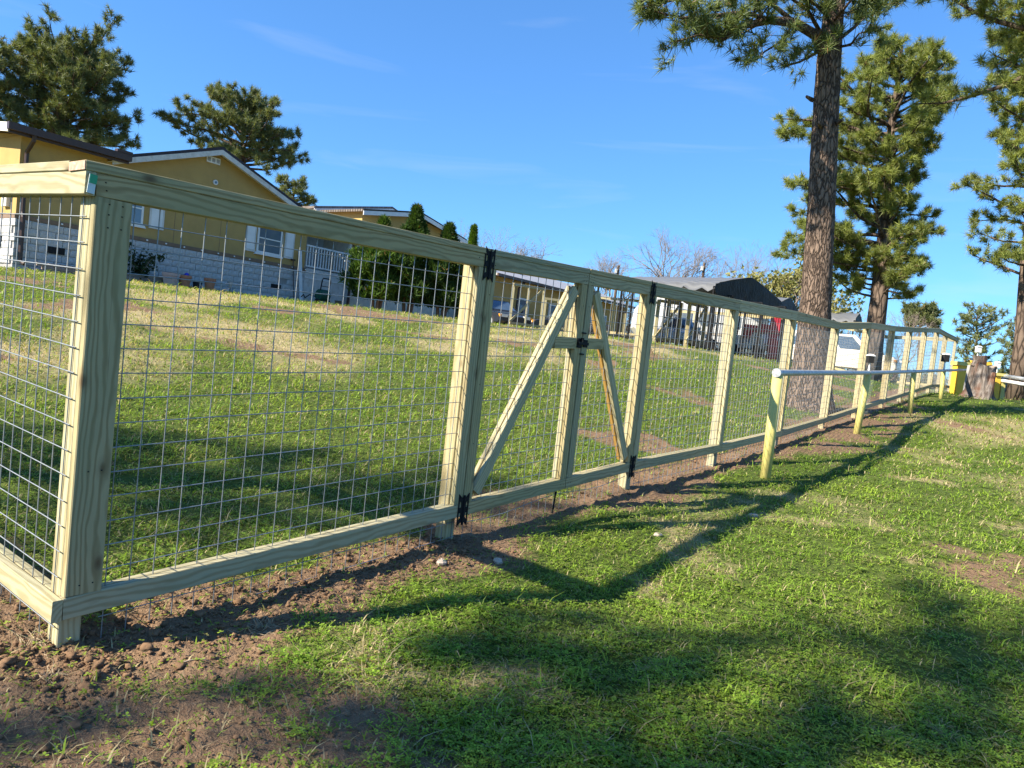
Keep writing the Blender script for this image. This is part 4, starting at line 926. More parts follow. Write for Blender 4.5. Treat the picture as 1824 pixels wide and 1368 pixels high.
class Pine:
    def __init__(s, seed, L=.22, wd=.008, nn=16, colA=(.035, .065, .022), colB=(.12, .17, .045), spread=.75):
        s.R = np.random.default_rng(seed); s.mb = MB(); s.c = []; s.a = []; s.L, s.wd, s.nn, s.cA, s.cB, s.sp = L, wd, nn, colA, colB, spread
    def limb(s, pts, r0, r1, step=.42, tw=(.35, .9), bare=.25, ntuft=4, sides=6, up=.35):
        R = s.R; n = len(pts); s.mb.tube(pts, [r0+(r1-r0)*k/(n-1) for k in range(n)], sides, False)
        P = np.array([list(p) for p in pts]); seg = np.linalg.norm(np.diff(P, axis=0), axis=1); T = seg.sum(); cum = np.concatenate([[0], np.cumsum(seg)])
        x = T*bare
        while x < T:
            i = min(np.searchsorted(cum, x)-1, n-2); i = max(i, 0); f = (x-cum[i])/max(seg[i], 1e-6); p = P[i]*(1-f)+P[i+1]*f; d = unit(P[i+1]-P[i])
            for sgn in (-1, 1):
                side = unit(np.cross(d, [0, 0, 1.0]))*sgn; l = R.uniform(*tw)*(1.1-.5*x/T)
                dd = unit(d*R.uniform(.3, .9)+side*R.uniform(.4, 1.0)+np.array([0, 0, R.uniform(-.35, .6)])); q = curve(p, dd, l, 3, R, up*.3, .2)
                s.mb.tube(q, [max(r1*.7, .006), max(r1*.6, .005), max(r1*.5, .005), max(r1*.3, .004)], 3, False)
                for k in range(ntuft):
                    g = R.uniform(.35, 1.0)**.6; j = min(int(g*3), 2); h = g*3-j; c = q[j]*(1-h)+q[j+1]*h + R.normal(size=3)*.10*l
                    s.c.append(c); s.a.append(unit(q[j+1]-q[j])*.6+np.array([0, 0, up])+R.normal(size=3)*.3)
            x += step*R.uniform(.7, 1.3)
        s.c.append(P[-1]); s.a.append(unit(P[-1]-P[-2])+np.array([0, 0, .3]))
    def finish(s, t, trunk_pts, trunk_r, bark, sides=12, rough=0.0):
        m = MB(); R = s.R
        m.tube(trunk_pts, trunk_r, sides, True)
        if rough:
            # knobbly bark relief on the trunk surface
            v = np.array(m.v); n = len(trunk_pts)
            for i in range(n):
                c = np.array(list(trunk_pts[i])); rr = v[i*sides:(i+1)*sides]-c
                v[i*sides:(i+1)*sides] = c+rr*(1+R.uniform(-rough, rough, (sides, 1)))
            m.v = [tuple(p) for p in v]
        m.ob('trunk', bark, t, None, True)
        if s.mb.n: s.mb.ob('branches', bark, t, None, True)
        if s.c:
            V_, f, c = needles(s.c, s.a, s.nn, s.L, s.wd, s.cA, s.cB, R, s.sp); tint_mesh('crown', V_, f, c, NEEDLE, t)
def pine(name, label, base, top, r0, prof, nb, seed, L=.30, wd=.018, nn=12, cA=(.03, .058, .02), cB=(.11, .155, .045), step=.5, ntuft=4, tw=(.4, 1.0), bark=None, bend=.25, extra=(), group='pine trees', stubs=0, droop=0.0):
    """prof: (height fraction, reach to the photo's left, reach to its right) in metres"""
    base = Vector(base); top = Vector(top); t = thing(name, base, label, 'tree', group); p = Pine(seed, L, wd, nn, cA, cB); R = p.R
    n = 9; off = [Vector((R.normal()*bend*math.sin(math.pi*k/(n-1))*.5, R.normal()*bend*.3, 0)) for k in range(n)]
    tp = [base.lerp(top, k/(n-1))+off[k] for k in range(n)]; tp[0] = base-Vector((0, 0, .3))
    tr = [r0*(1.25 if k == 0 else 1)*(1-.88*(k/(n-1))**1.2) for k in range(n)]
    H = (top-base).length; hs = [a[0] for a in prof]
    for k in range(nb):
        h = hs[0]+(hs[-1]-hs[0])*((k+R.uniform(0, 1))/nb); az = k*2.399+R.uniform(-.4, .4)
        lf = np.interp(h, hs, [a[1] for a in prof]); rt = np.interp(h, hs, [a[2] for a in prof]); cx = math.cos(az)
        reach = (lf if cx < 0 else rt)*abs(cx)+(lf+rt)/2*.85*(1-abs(cx)); reach *= R.uniform(.72, 1.08)
        i = min(int(h*(n-1)), n-2); f = h*(n-1)-i; p0 = np.array(list(tp[i].lerp(tp[i+1], f)))
        el = .10+.8*max(0, (h-.6))-droop+R.uniform(-.12, .15)
        d = np.array([cx*math.cos(el), math.sin(az)*math.cos(el), math.sin(el)]); ln = max(.4, reach/max(.5, math.cos(el)))
        p.limb([Vector(q) for q in curve(p0, d, ln, 6, R, .035, .13)], .018*ln+.02, .012, step, tw, .34, ntuft)
    for e in extra: p.limb([at(*q) for q in e], .05, .012, step*.8, tw, .25, ntuft)
    for k in range(stubs):
        h = R.uniform(.2, hs[0]); i = int(h*(n-1)); p0 = np.array(list(tp[i])); a = R.uniform(0, 6.28); p.mb.tube(curve(p0, [math.cos(a), math.sin(a), .2], R.uniform(.5, 1.1), 3, R), [.03, .025, .015, .006], 4, False)
    p.finish(t, tp, tr, bark or BARKF, 10); return t

# --- big pine just inside the fence
YB = 15.0
def bpx(l): return [at(x, y, Y) for x, y, Y in l]
bp = foot(1440, 712, YB); big = thing('pine_tree', bp, 'tall pine with thick plated trunk just inside the fence', 'tree', 'pine trees')
P1 = Pine(11, .24, .0085, 26, (.055, .09, .038), (.20, .24, .075), .7)
cl = [(1440, 735), (1441, 712), (1443, 690), (1445, 650), (1449, 600), (1454, 520), (1459, 440), (1464, 350), (1468, 260), (1472, 180), (1477, 100), (1482, 50), (1488, 0), (1497, -90), (1508, -220), (1515, -380), (1520, -520)]
wdt = [94, 82, 71, 62, 56, 50, 47.5, 45.5, 44, 42, 39, 35, 32, 28, 24, 16, 6]
tp, tr = [], []
for i in range(len(cl)-1):
    n = 7
    for k in range(n):
        f = k/n; tp.append(at(cl[i][0]*(1-f)+cl[i+1][0]*f, cl[i][1]*(1-f)+cl[i+1][1]*f, YB)); tr.append((wdt[i]*(1-f)+wdt[i+1]*f)/2*YB/F)
def blimb(l, r0, r1, **k): P1.limb(bpx(l), r0, r1, **k)
kw = dict(step=.20, tw=(.35, .85), ntuft=4, up=.3)
blimb([(1470, 105, 15), (1452, 62, 14.7), (1415, 40, 14.4), (1372, 36, 14.1), (1330, 45, 13.8), (1292, 58, 13.6), (1262, 66, 13.5)], .115, .035, bare=.55, **kw)
blimb([(1372, 36, 14.1), (1325, 22, 13.8), (1270, 28, 13.6), (1215, 32, 13.4), (1165, 20, 13.3)], .05, .015, bare=.1, **kw)
blimb([(1330, 45, 13.8), (1290, 70, 13.6), (1245, 62, 13.4), (1200, 75, 13.3)], .035, .012, bare=.25, **kw)
blimb([(1415, 40, 14.4), (1360, -5, 14.1), (1290, -20, 13.8), (1220, -5, 13.5), (1140, 15, 13.3)], .05, .014, bare=.15, **kw)
blimb([(1415, 40, 14.4), (1390, 75, 14.0), (1362, 92, 13.8), (1345, 108, 13.7)], .03, .010, bare=.35, **kw)
blimb([(1462, 90, 15), (1425, 110, 14.6), (1400, 118, 14.4)], .035, .012, bare=.2, **kw)
blimb([(1468, 70, 15), (1440, 20, 14.6), (1400, -10, 14.4), (1350, -30, 14)], .05, .014, bare=.2, **kw)
blimb([(1488, 75, 15), (1520, 50, 15.3), (1545, 25, 15.5), (1585, 5, 15.6)], .05, .014, bare=.3, **kw)
blimb([(1485, 85, 15), (1515, 80, 14.6), (1530, 60, 14.4), (1545, 55, 14.3)], .03, .012, bare=.2, **kw)
blimb([(1482, 40, 15), (1500, 20, 14.3), (1520, -5, 14), (1560, -20, 13.8)], .04, .012, bare=.1, **kw)
blimb([(1475, 30, 15), (1450, 5, 14.2), (1430, -15, 13.9)], .04, .012, bare=.1, **kw)
for k in range(26):
    h = -20-520*(k/26); a = k*2.4; o = np.interp(h, [-540, -300, -20], [.5, 2.4, 3.2]); b0 = at(1490+(-h)*.06, h, YB)
    P1.limb([b0, b0+Vector((math.cos(a)*o*.5, math.sin(a)*o*.5, .25)), b0+Vector((math.cos(a)*o, math.sin(a)*o, .3+.4*(k/26)))], .05, .015, step=.6, tw=(.4, .9), ntuft=3, bare=.3)
for x, y, dx in ((1447, 178, -10), (1490, 220, 10), (1462, 225, -4)):
    a = at(x, y, YB-.2); b = at(x+dx, y-6, YB-.5); P1.mb.tube([a, b], [.05, .03], 6)
P1.finish(big, tp, tr, BARK, 40, .030)
gP = dict(cA=(.09, .115, .028), cB=(.31, .35, .08))
# --- second pine, behind
def pxt(bx, by, tx, ty, Y):
    b = foot(bx, by, Y); return b, at(tx, ty, Y)
def prof_px(bx, tp_, rows, Y, base, H):
    """rows of (pixel y, left px, right px) -> profile"""
    out = []
    for y, l, r in rows:
        z = at(0.5*(l+r), y, Y).z; h = (z-base.z)/(tp_.z-base.z); cx = bx(h)
        out.append((h, max(.25, (cx-l)*Y/F), max(.25, (r-cx)*Y/F)))
    return sorted(out)
def pine_px(name, label, bx, by, tx, ty, Y, r0, rows, nb, seed, **k):
    b, t = pxt(bx, by, tx, ty, Y); f = lambda h: bx+(tx-bx)*h
    return pine(name, label, b, t, r0, prof_px(f, t, rows, Y, b, None), nb, seed, **k)
pine_px('pine_tree', 'full yellow green pine standing behind and right of the big pine trunk', 1545, 680, 1606, 84, 27, .36,
        [(535, 1480, 1640), (500, 1470, 1650), (450, 1395, 1640), (400, 1400, 1625), (330, 1455, 1630), (240, 1390, 1690), (180, 1470, 1700), (140, 1520, 1690), (104, 1565, 1645)], 112, 23, extra=([(1580, 290, 27), (1500, 262, 26), (1440, 240, 25.5), (1392, 238, 25)], [(1575, 350, 27), (1480, 330, 26), (1412, 330, 25.5)], [(1562, 460, 27), (1480, 420, 26), (1430, 415, 25.5), (1400, 440, 25)], [(1560, 480, 27), (1470, 465, 26.5), (1395, 445, 26)], [(1560, 300, 27), (1640, 250, 27), (1698, 160, 27)]),
        L=.27, wd=.0095, nn=34, step=.34, ntuft=5, tw=(.35, .85), bark=BARKF, **gP)
pine_px('pine_tree', 'pine at the right edge with trunk on the crest and long bare lower limb', 1812, 712, 1872, -150, 25, .30,
        [(500, 1740, 1880), (460, 1715, 1900), (400, 1735, 1900), (360, 1705, 1920), (290, 1770, 1900), (210, 1720, 1930), (130, 1760, 1940), (40, 1720, 1960), (-100, 1780, 1900)], 82, 31,
        L=.27, wd=.0095, nn=34, step=.36, ntuft=5, tw=(.35, .85), **gP)
rl = Pine(5); b_ = at(1806, 505, 25)
pine_px('pine_tree', 'nearer pine whose branches hang into the top right corner', 1965, 760, 1960, -330, 15, .28,
        [(150, 1745, 2100), (90, 1690, 2150), (30, 1660, 2150), (-60, 1680, 2150), (-250, 1850, 2050)], 46, 37, L=.24, wd=.007, nn=30, step=.32, ntuft=5, tw=(.3, .8), **gP)
# --- pines behind the house
gD = dict(cA=(.065, .092, .04), cB=(.23, .25, .09))
pine_px('pine_tree', 'large dark pine behind the left wing of the house', 128, 480, 110, 84, 40, .38,
        [(262, 40, 235), (235, 10, 240), (190, 8, 235), (150, 15, 215), (125, 20, 225), (105, 40, 190), (92, 65, 140)], 96, 41, L=.36, wd=.017, nn=24, step=.46, ntuft=5, tw=(.5, 1.1), **gD)
pine_px('pine_tree', 'pine with bare forked limbs behind the house gable', 432, 490, 435, 168, 44, .32,
        [(300, 300, 540), (270, 295, 535), (235, 315, 520), (215, 350, 500), (195, 375, 490), (182, 400, 470)], 56, 43, L=.36, wd=.017, nn=24, step=.46, ntuft=5, tw=(.4, .95), **gD)
pine_px('pine_tree', 'dark pine cut off by the left edge of the photo', -30, 480, -25, 70, 38, .34,
        [(215, -90, 20), (180, -90, 25), (130, -80, 22), (90, -60, 8)], 34, 47, L=.36, wd=.018, nn=22, step=.5, **gD)
pine_px('pine_tree', 'small dark pine top right of the gable eave', 520, 490, 522, 318, 52, .22, [(372, 470, 558), (350, 485, 548), (330, 495, 540)], 22, 49, L=.36, wd=.02, nn=18, step=.5, **gD)
# --- far pines on the right
pine_px('pine_tree', 'small round crowned pine above the far end of the fence', 1640, 700, 1640, 549, 62, .22, [(588, 1610, 1672), (570, 1608, 1674), (555, 1620, 1660)], 30, 51, L=.45, wd=.04, nn=11, step=.5, ntuft=5, **gD)
pine_px('pine_tree', 'open crowned distant pine above the tree stump', 1738, 720, 1742, 547, 56, .20, [(655, 1698, 1782), (625, 1715, 1775), (600, 1695, 1792), (575, 1710, 1775), (553, 1722, 1765)], 36, 53, L=.40, wd=.03, nn=11, step=.6, ntuft=3, **gD)
pine_px('pine_tree', 'dark pine beyond the crest left of the right edge trunk', 1806, 730, 1812, 560, 60, .2, [(690, 1780, 1840), (650, 1785, 1840), (610, 1795, 1835), (575, 1800, 1830)], 30, 57, L=.42, wd=.035, nn=11, step=.5, ntuft=4, **gD)
# --- pines out of the frame towards the sun; only their shade falls into the picture
pine('pine_tree', 'tall pine out of frame to the left whose shade crosses the near grass', Vector((-12.3, -5.1, gz(-12.3, -5.1))), Vector((-12.1, -5.0, 15.5)), .32, [(.40, 2.0, 2.0), (.55, 2.5, 2.5), (.75, 2.3, 2.3), (.97, .6, .6)], 58, 61, L=.27, wd=.0145, nn=16, step=.42, ntuft=4)
pine('pine_tree', 'second pine out of frame to the left whose shade falls inside the yard', Vector((-15.2, -1.6, gz(-15.2, -1.6))), Vector((-15.0, -1.5, 12.0)), .26, [(.52, 1.2, 1.2), (.68, 1.6, 1.6), (.85, 1.3, 1.3), (.97, .5, .5)], 38, 63, L=.27, wd=.014, nn=15, step=.43, ntuft=4)
# --- leafless trees
def bare_tree(label, base, H, spread, seed, r=.16, depth=7, col=None, name='bare_tree', leaf=None):
    t = thing(name, base, label, 'tree', 'leafless trees on the skyline'); R = np.random.default_rng(seed); m = MB(); tips = []
    def grow(p, d, l, rr, k):
        ns = 2 if k < 2 else 3; q = curve(p, d, l, ns, R, .05, .14); m.tube(q, [rr*(1-.32*i/ns) for i in range(ns+1)], 3 if k < 3 else 4, False)
        if k == 0: tips.append(q[-1]); return
        for _ in range(R.integers(2, 4)):
            dd = unit(unit(q[-1]-q[-2])+R.normal(size=3)*spread*np.array([1, 1, .7])); grow(q[-1], dd, l*R.uniform(.66, .86), rr*.62, k-1)
        if k > 1 and R.uniform() < .6: grow(q[1], unit(d+R.normal(size=3)*.7), l*.6, rr*.45, k-2)
    b = np.array(list(base))-[0, 0, .3]
    trunk = curve(b, [0, 0, 1], H*.28, 3, R, .1, .04); mt = MB(); mt.tube(trunk, [r*1.2, r, r*.95, r*.9], 8, False); mt.ob('trunk', BARKF, t, None, True)
    for _ in range(3): grow(trunk[-1], unit(np.array([0, 0, 1.0])+R.normal(size=3)*spread*.8), H*.215, r*.62, depth-1)
    m.ob('branches', col or TWIG, t, None, True)
    if leaf:
        c = np.array(tips); V_, f, cc = needles(np.repeat(c, 2, 0)+R.normal(size=(len(c)*2, 3))*.25, R.normal(size=(len(c)*2, 3)), 5, .28, .07, leaf[0], leaf[1], R, 1.0, 0); tint_mesh('leaves', V_, f, cc, LEAFM, t)
    return t
def bt(label, x, ytop, Y, spread, seed, **k):
    b = foot(x, 640, Y); tp_ = at(x, ytop, Y); return bare_tree(label, b, (tp_.z-b.z), spread, seed, **k)
bt('small leafless tree just right of the far ochre gable', 838, 390, 58, .42, 71, r=.14)
bt('low leafless oak above the gate hinge', 918, 418, 60, .50, 72, r=.2)
bt('leafless tree standing left of the utility pole', 1066, 448, 66, .48, 73, r=.18)
bt('broad leafless tree behind the left end of the tarp carport', 1178, 414, 64, .45, 74, r=.24, depth=8)
bt('thin leafless tree right of the second utility pole', 1290, 440, 68, .32, 75, r=.12, depth=6)
bt('slim leafless tree left of the yellow green thicket', 1318, 438, 70, .34, 76, r=.15)
bt('leafless thicket tree right of the big pine trunk', 1505, 520, 60, .5, 77, r=.15)
bt('leafless thicket tree between the second pine and the far fence end', 1590, 545, 60, .5, 78, r=.15)
bt('yellow green budding tree just left of the big pine trunk', 1388, 452, 46, .45, 79, r=.14, depth=6, leaf=((.16, .16, .05), (.34, .32, .12)))
bt('budding tree low behind the second tarp carport', 1420, 480, 50, .45, 80, r=.14, depth=6, leaf=((.12, .15, .04), (.28, .30, .09)))
# --- upright conifers by the far gable
def arbor(label, x, Y, top_px, wd_m, seed, lit_tint=1.0):
    b = foot(x, 560, Y); T = at(*top_px, Y); H = T.z-b.z; R = np.random.default_rng(seed)
    t = thing('conifer_shrub', b, label, 'shrub', 'upright conifers by the house'); m = MB()
    for k in range(5): a = k*1.3; m.tube([b+Vector((math.cos(a)*.12, math.sin(a)*.1, -.1)), b+Vector((math.cos(a)*.22, math.sin(a)*.2, .7)), b+Vector((math.cos(a)*.15, 0, H*.7))], [.08, .06, .02], 6, False)
    m.ob('stems', CEDARB, t, None, True)
    N = 2600; u = R.uniform(0, 1, N)**.8; a = R.uniform(0, 2*math.pi, N); lump = 1+.26*np.sin(a*5+u*9)+.22*np.sin(a*3-u*14)+.14*np.sin(a*9+u*31)
    rad = wd_m*np.interp(u, [0, .1, .4, .62, .78, .9, 1], [.62, .95, 1.0, .64, .26, .12, .02])*lump*R.uniform(.55, 1.05, N)**.5
    cen = np.stack([rad*np.cos(a), rad*np.sin(a), .45+u*(H-.45)], 1)+np.array(list(b)); ax = np.stack([np.cos(a)*.5, np.sin(a)*.5, np.ones(N)], 1)
    V_, f, c = needles(cen, ax, 7, .26, .035, (.016, .042, .012), (.07*lit_tint, .12*lit_tint, .022), R, .45, .01); tint_mesh('crown', V_, f, c, LEAFM, t)  # brighter leaf tint paints sunlight into the crown; the slim shrub is simply paler
arbor('leftmost upright conifer with sunlit green put in its leaf colour and red stems by the porch', 668, 27.2, (697, 395), 1.0, 81, 1.5)
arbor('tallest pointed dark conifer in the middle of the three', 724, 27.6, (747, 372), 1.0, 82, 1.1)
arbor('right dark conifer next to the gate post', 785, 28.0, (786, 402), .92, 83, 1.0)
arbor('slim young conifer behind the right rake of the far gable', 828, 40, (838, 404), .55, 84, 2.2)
# --- small climbing shrub on the block skirting
b = wg(245, .45); t = thing('wall_shrub', b, 'sparse dark leafed shrub against the block skirting under the left window', 'shrub'); R = np.random.default_rng(90); m = MB(); cs = []
for k in range(9):
    d = HU*R.uniform(-.8, .9)+HO*R.uniform(.0, .25)+Vector((0, 0, R.uniform(.5, 1.4))); q = curve(list(b), list(d.normalized()), R.uniform(.7, 1.35), 6, R, -.05, .22); m.tube(q, [.014, .012, .010, .009, .008, .006, .004], 4, False); cs += [p+R.normal(size=3)*.06 for p in q[2:] for _ in range(7)]
m.ob('stems', TWIG, t); V_, f, c = needles(np.array(cs), R.normal(size=(len(cs), 3)), 4, .10, .03, (.012, .03, .012), (.05, .08, .03), R, 1.0, 0); tint_mesh('leaves', V_, f, c, LEAFM, t)

# ------------------------------------------------------------------ grass, litter, clods
def grass():
    R = np.random.default_rng(101); Vs, Fs, Cs = [], [], []; n0 = 0
    def sample(N, r0, r1, half):
        r = np.exp(R.uniform(math.log(r0), math.log(r1), N)); a = R.uniform(-half, half, N); return np.sin(a)*r, np.cos(a)*r, r
    zones = [(255000, 1.55, 6.0, .80), (215000, 6.0, 22.0, .74), (40000, 22.0, 45.0, .70)]
    for N, r0, r1, half in zones:
        x, y, r = sample(N, r0, r1, half)
        so = soilmap(x, y); dr = drymap(x, y); cl = fbm(x, y, 7, 5, 3); cl2 = fbm(x, y, 1.3, 8, 3)
        keep = R.uniform(size=N) < np.clip((1-so*1.15)*(.27+1.5*np.clip(cl-.28, 0, 1))*1.2, .055, 1)*(1-.35*dr)
        x, y, r, so, dr, cl, cl2 = [q[keep] for q in (x, y, r, so, dr, cl, cl2)]; n = len(x); z = G(x, y)
        k = np.maximum(1, r/5.0)**.75; kh = np.maximum(1, r/5.0)**.42
        green = np.array([.135, .245, .022])*(1-cl2[:, None])+np.array([.295, .385, .045])*cl2[:, None]
        green = green*R.uniform(.55, 1.4, (n, 1))*np.where(cl[:, None] > .5, 1.12, .92)
        green = np.where(R.uniform(size=(n, 1)) < .16, np.array([.235, .225, .075])*R.uniform(.6, 1.2, (n, 1)), green)
        straw = np.array([.50, .41, .22])*R.uniform(.6, 1.15, (n, 1)); isd = (R.uniform(size=n) < dr*.75+.07)[:, None]
        col = np.where(isd, straw, green)
        clover = (R.uniform(size=n) < np.where(r < 7, .62, .5)) & ~isd[:, 0]
        # blades
        b = ~clover; m_ = b.sum(); h = (R.uniform(.012, .040, m_)*(.5+1.0*cl[b])*kh[b]); tall = R.uniform(size=m_) < .05; h = np.where(tall, h*2.1, h)
        w_ = R.uniform(.0018, .0034, m_)*k[b]*1.15; a = R.uniform(0, 2*math.pi, m_); ln = R.uniform(.4, 2.4, m_)*h
        dx, dy = np.cos(a), np.sin(a); px, py = -dy*w_, dx*w_; X, Y_, Z = x[b], y[b], z[b]-.004
        P = np.stack([np.stack([X-px, Y_-py, Z], 1), np.stack([X+px, Y_+py, Z], 1),
                      np.stack([X+dx*ln*.35+px*.8, Y_+dy*ln*.35+py*.8, Z+h*.65], 1), np.stack([X+dx*ln*.35-px*.8, Y_+dy*ln*.35-py*.8, Z+h*.65], 1),
                      np.stack([X+dx*ln, Y_+dy*ln, Z+h*.95], 1)], 1)
        base = n0+np.arange(m_)[:, None]*5; F1 = base+np.array([[0, 1, 2]]); F2 = base+np.array([[0, 2, 3]]); F3 = base+np.array([[3, 2, 4]])
        Vs.append(P.reshape(-1, 3)); Fs += [F1, F2, F3]; Cs.append(np.repeat(col[b], 5, 0)); n0 += m_*5
        # clover-like leaflets: three per sprig
        c = clover; m_ = c.sum(); h = R.uniform(.004, .034, m_)*(.4+1.2*cl[c])*np.minimum(kh[c], 2); s = R.uniform(.0055, .0105, m_)*k[c]; a0 = R.uniform(0, 2*math.pi, m_)
        for q in range(3):
            a = a0+q*2.09; dx, dy = np.cos(a), np.sin(a); tl = R.uniform(-.4, .7, m_); X, Y_, Z = x[c], y[c], z[c]+h
            P = np.stack([np.stack([X, Y_, Z], 1), np.stack([X+(dx-dy*.62)*s*.9, Y_+(dy+dx*.62)*s*.9, Z+tl*s*.6], 1), np.stack([X+dx*s*1.5, Y_+dy*s*1.5, Z+tl*s], 1), np.stack([X+(dx+dy*.62)*s*.9, Y_+(dy-dx*.62)*s*.9, Z+tl*s*.6], 1)], 1)
            base = n0+np.arange(m_)[:, None]*4; Fs += [base+np.array([[0, 1, 2]]), base+np.array([[0, 2, 3]])]; Vs.append(P.reshape(-1, 3)); Cs.append(np.repeat(col[c]*1.05, 4, 0)); n0 += m_*4
    o = tint_mesh('grass', np.concatenate(Vs), np.concatenate(Fs), np.concatenate(Cs), GRASSM); return tag(o, 'short patchy lawn grass and clover', 'grass', kind='stuff')
grass()
def weeds():
    # flat rosettes of broader leaves among the turf
    R = np.random.default_rng(109); N = 900; r = np.exp(R.uniform(math.log(1.7), math.log(9), N)); a = R.uniform(-.78, .78, N); x, y = np.sin(a)*r, np.cos(a)*r
    kp = R.uniform(size=N) < np.clip(1.0-soilmap(x, y)*.8, 0, 1)*np.clip((fbm(x, y, .8, 44)-.35)*4, .1, 1); x, y = x[kp], y[kp]; Vs, Cs = [], []
    for px, py in zip(x, y):
        k = R.integers(5, 10); L0 = R.uniform(.025, .07); z = gz(px, py); c0 = np.array([.13, .21, .03])*R.uniform(.55, 1.35)+np.array([.05, .02, 0])*R.uniform()
        for q in range(k):
            t = q*6.283/k+R.uniform(-.3, .3); L = L0*R.uniform(.6, 1.1); w_ = L*R.uniform(.10, .2); d = np.array([math.cos(t), math.sin(t), 0]); p = np.array([-d[1], d[0], 0])*w_; b = np.array([px, py, z+.006]); up = R.uniform(.2, .7)
            m1 = b+d*L*.55+np.array([0, 0, L*up*.6]); tip = b+d*L+np.array([0, 0, L*up*.55]); Vs += [b, m1+p, m1-p, m1-p, m1+p, tip]; Cs += [c0*R.uniform(.8, 1.2)]*6
    V_ = np.array(Vs); tag(tint_mesh('lawn_weeds', V_, np.arange(len(V_)).reshape(-1, 3), np.array(Cs), GRASSM), 'scattered broad leaved weeds in the lawn', 'weeds', kind='stuff')
weeds()
def thicket():
    R = np.random.default_rng(111); N = 5200; x = R.uniform(2, 66, N); y = R.uniform(66, 84, N); top = 2.3+3.4*fbm(x, y, .16, 61, 3)*1.2; b = G(x, y, False); z = np.maximum(b, -1)+R.uniform(0, 1, N)**.8*top
    z = np.where(x > 34, np.maximum(b, -1)+R.uniform(0, 1, N)*4.2, z); c = np.stack([x, y, z], 1); ax = np.stack([R.normal(size=N)*.4, R.normal(size=N)*.4, np.ones(N)], 1)
    ev = R.uniform(size=N) < np.where(x > 30, .6, .25); out = []
    for msk, A, B in ((ev, (.05, .07, .03), (.15, .17, .07)), (~ev, (.12, .10, .085), (.30, .25, .20))):
        V_, f, cc = needles(c[msk], ax[msk], 9, .95, .035, A, B, R, .7, 0); out.append((V_, cc))
    V_ = np.concatenate([o[0] for o in out]); cc = np.concatenate([o[1] for o in out]); tag(tint_mesh('distant_thicket', V_, np.arange(len(V_)).reshape(-1, 3), cc, LEAFM), 'far thicket of bare scrub and evergreens on the skyline', 'thicket', kind='stuff')
thicket()
def litter():
    R = np.random.default_rng(103); N = 26000; r = np.exp(R.uniform(math.log(1.6), math.log(13), N)); a = R.uniform(-.78, .78, N); x, y = np.sin(a)*r, np.cos(a)*r
    keep = R.uniform(size=N) < np.clip(.12+soilmap(x, y)*.55+drymap(x, y)*.45, 0, 1); x, y, r = x[keep], y[keep], r[keep]; n = len(x); z = G(x, y)
    L = R.uniform(.015, .09, n)*np.maximum(1, r/5)**.5; w_ = R.uniform(.0008, .002, n)*np.maximum(1, r/4)**.8; t = R.uniform(0, 6.28, n); dx, dy = np.cos(t), np.sin(t)
    P = np.stack([np.stack([x-dy*w_, y+dx*w_, z+.003], 1), np.stack([x+dy*w_, y-dx*w_, z+.003], 1), np.stack([x+dx*L, y+dy*L, z+R.uniform(.002, .03, n)], 1)], 1)
    c = np.array([.44, .34, .20])*R.uniform(.35, 1.1, (n, 1)); tag(tint_mesh('dry_litter', P.reshape(-1, 3), np.arange(3*n).reshape(-1, 3), np.repeat(c, 3, 0), GRASSM), 'dry straw and needle litter', 'litter', kind='stuff')
litter()
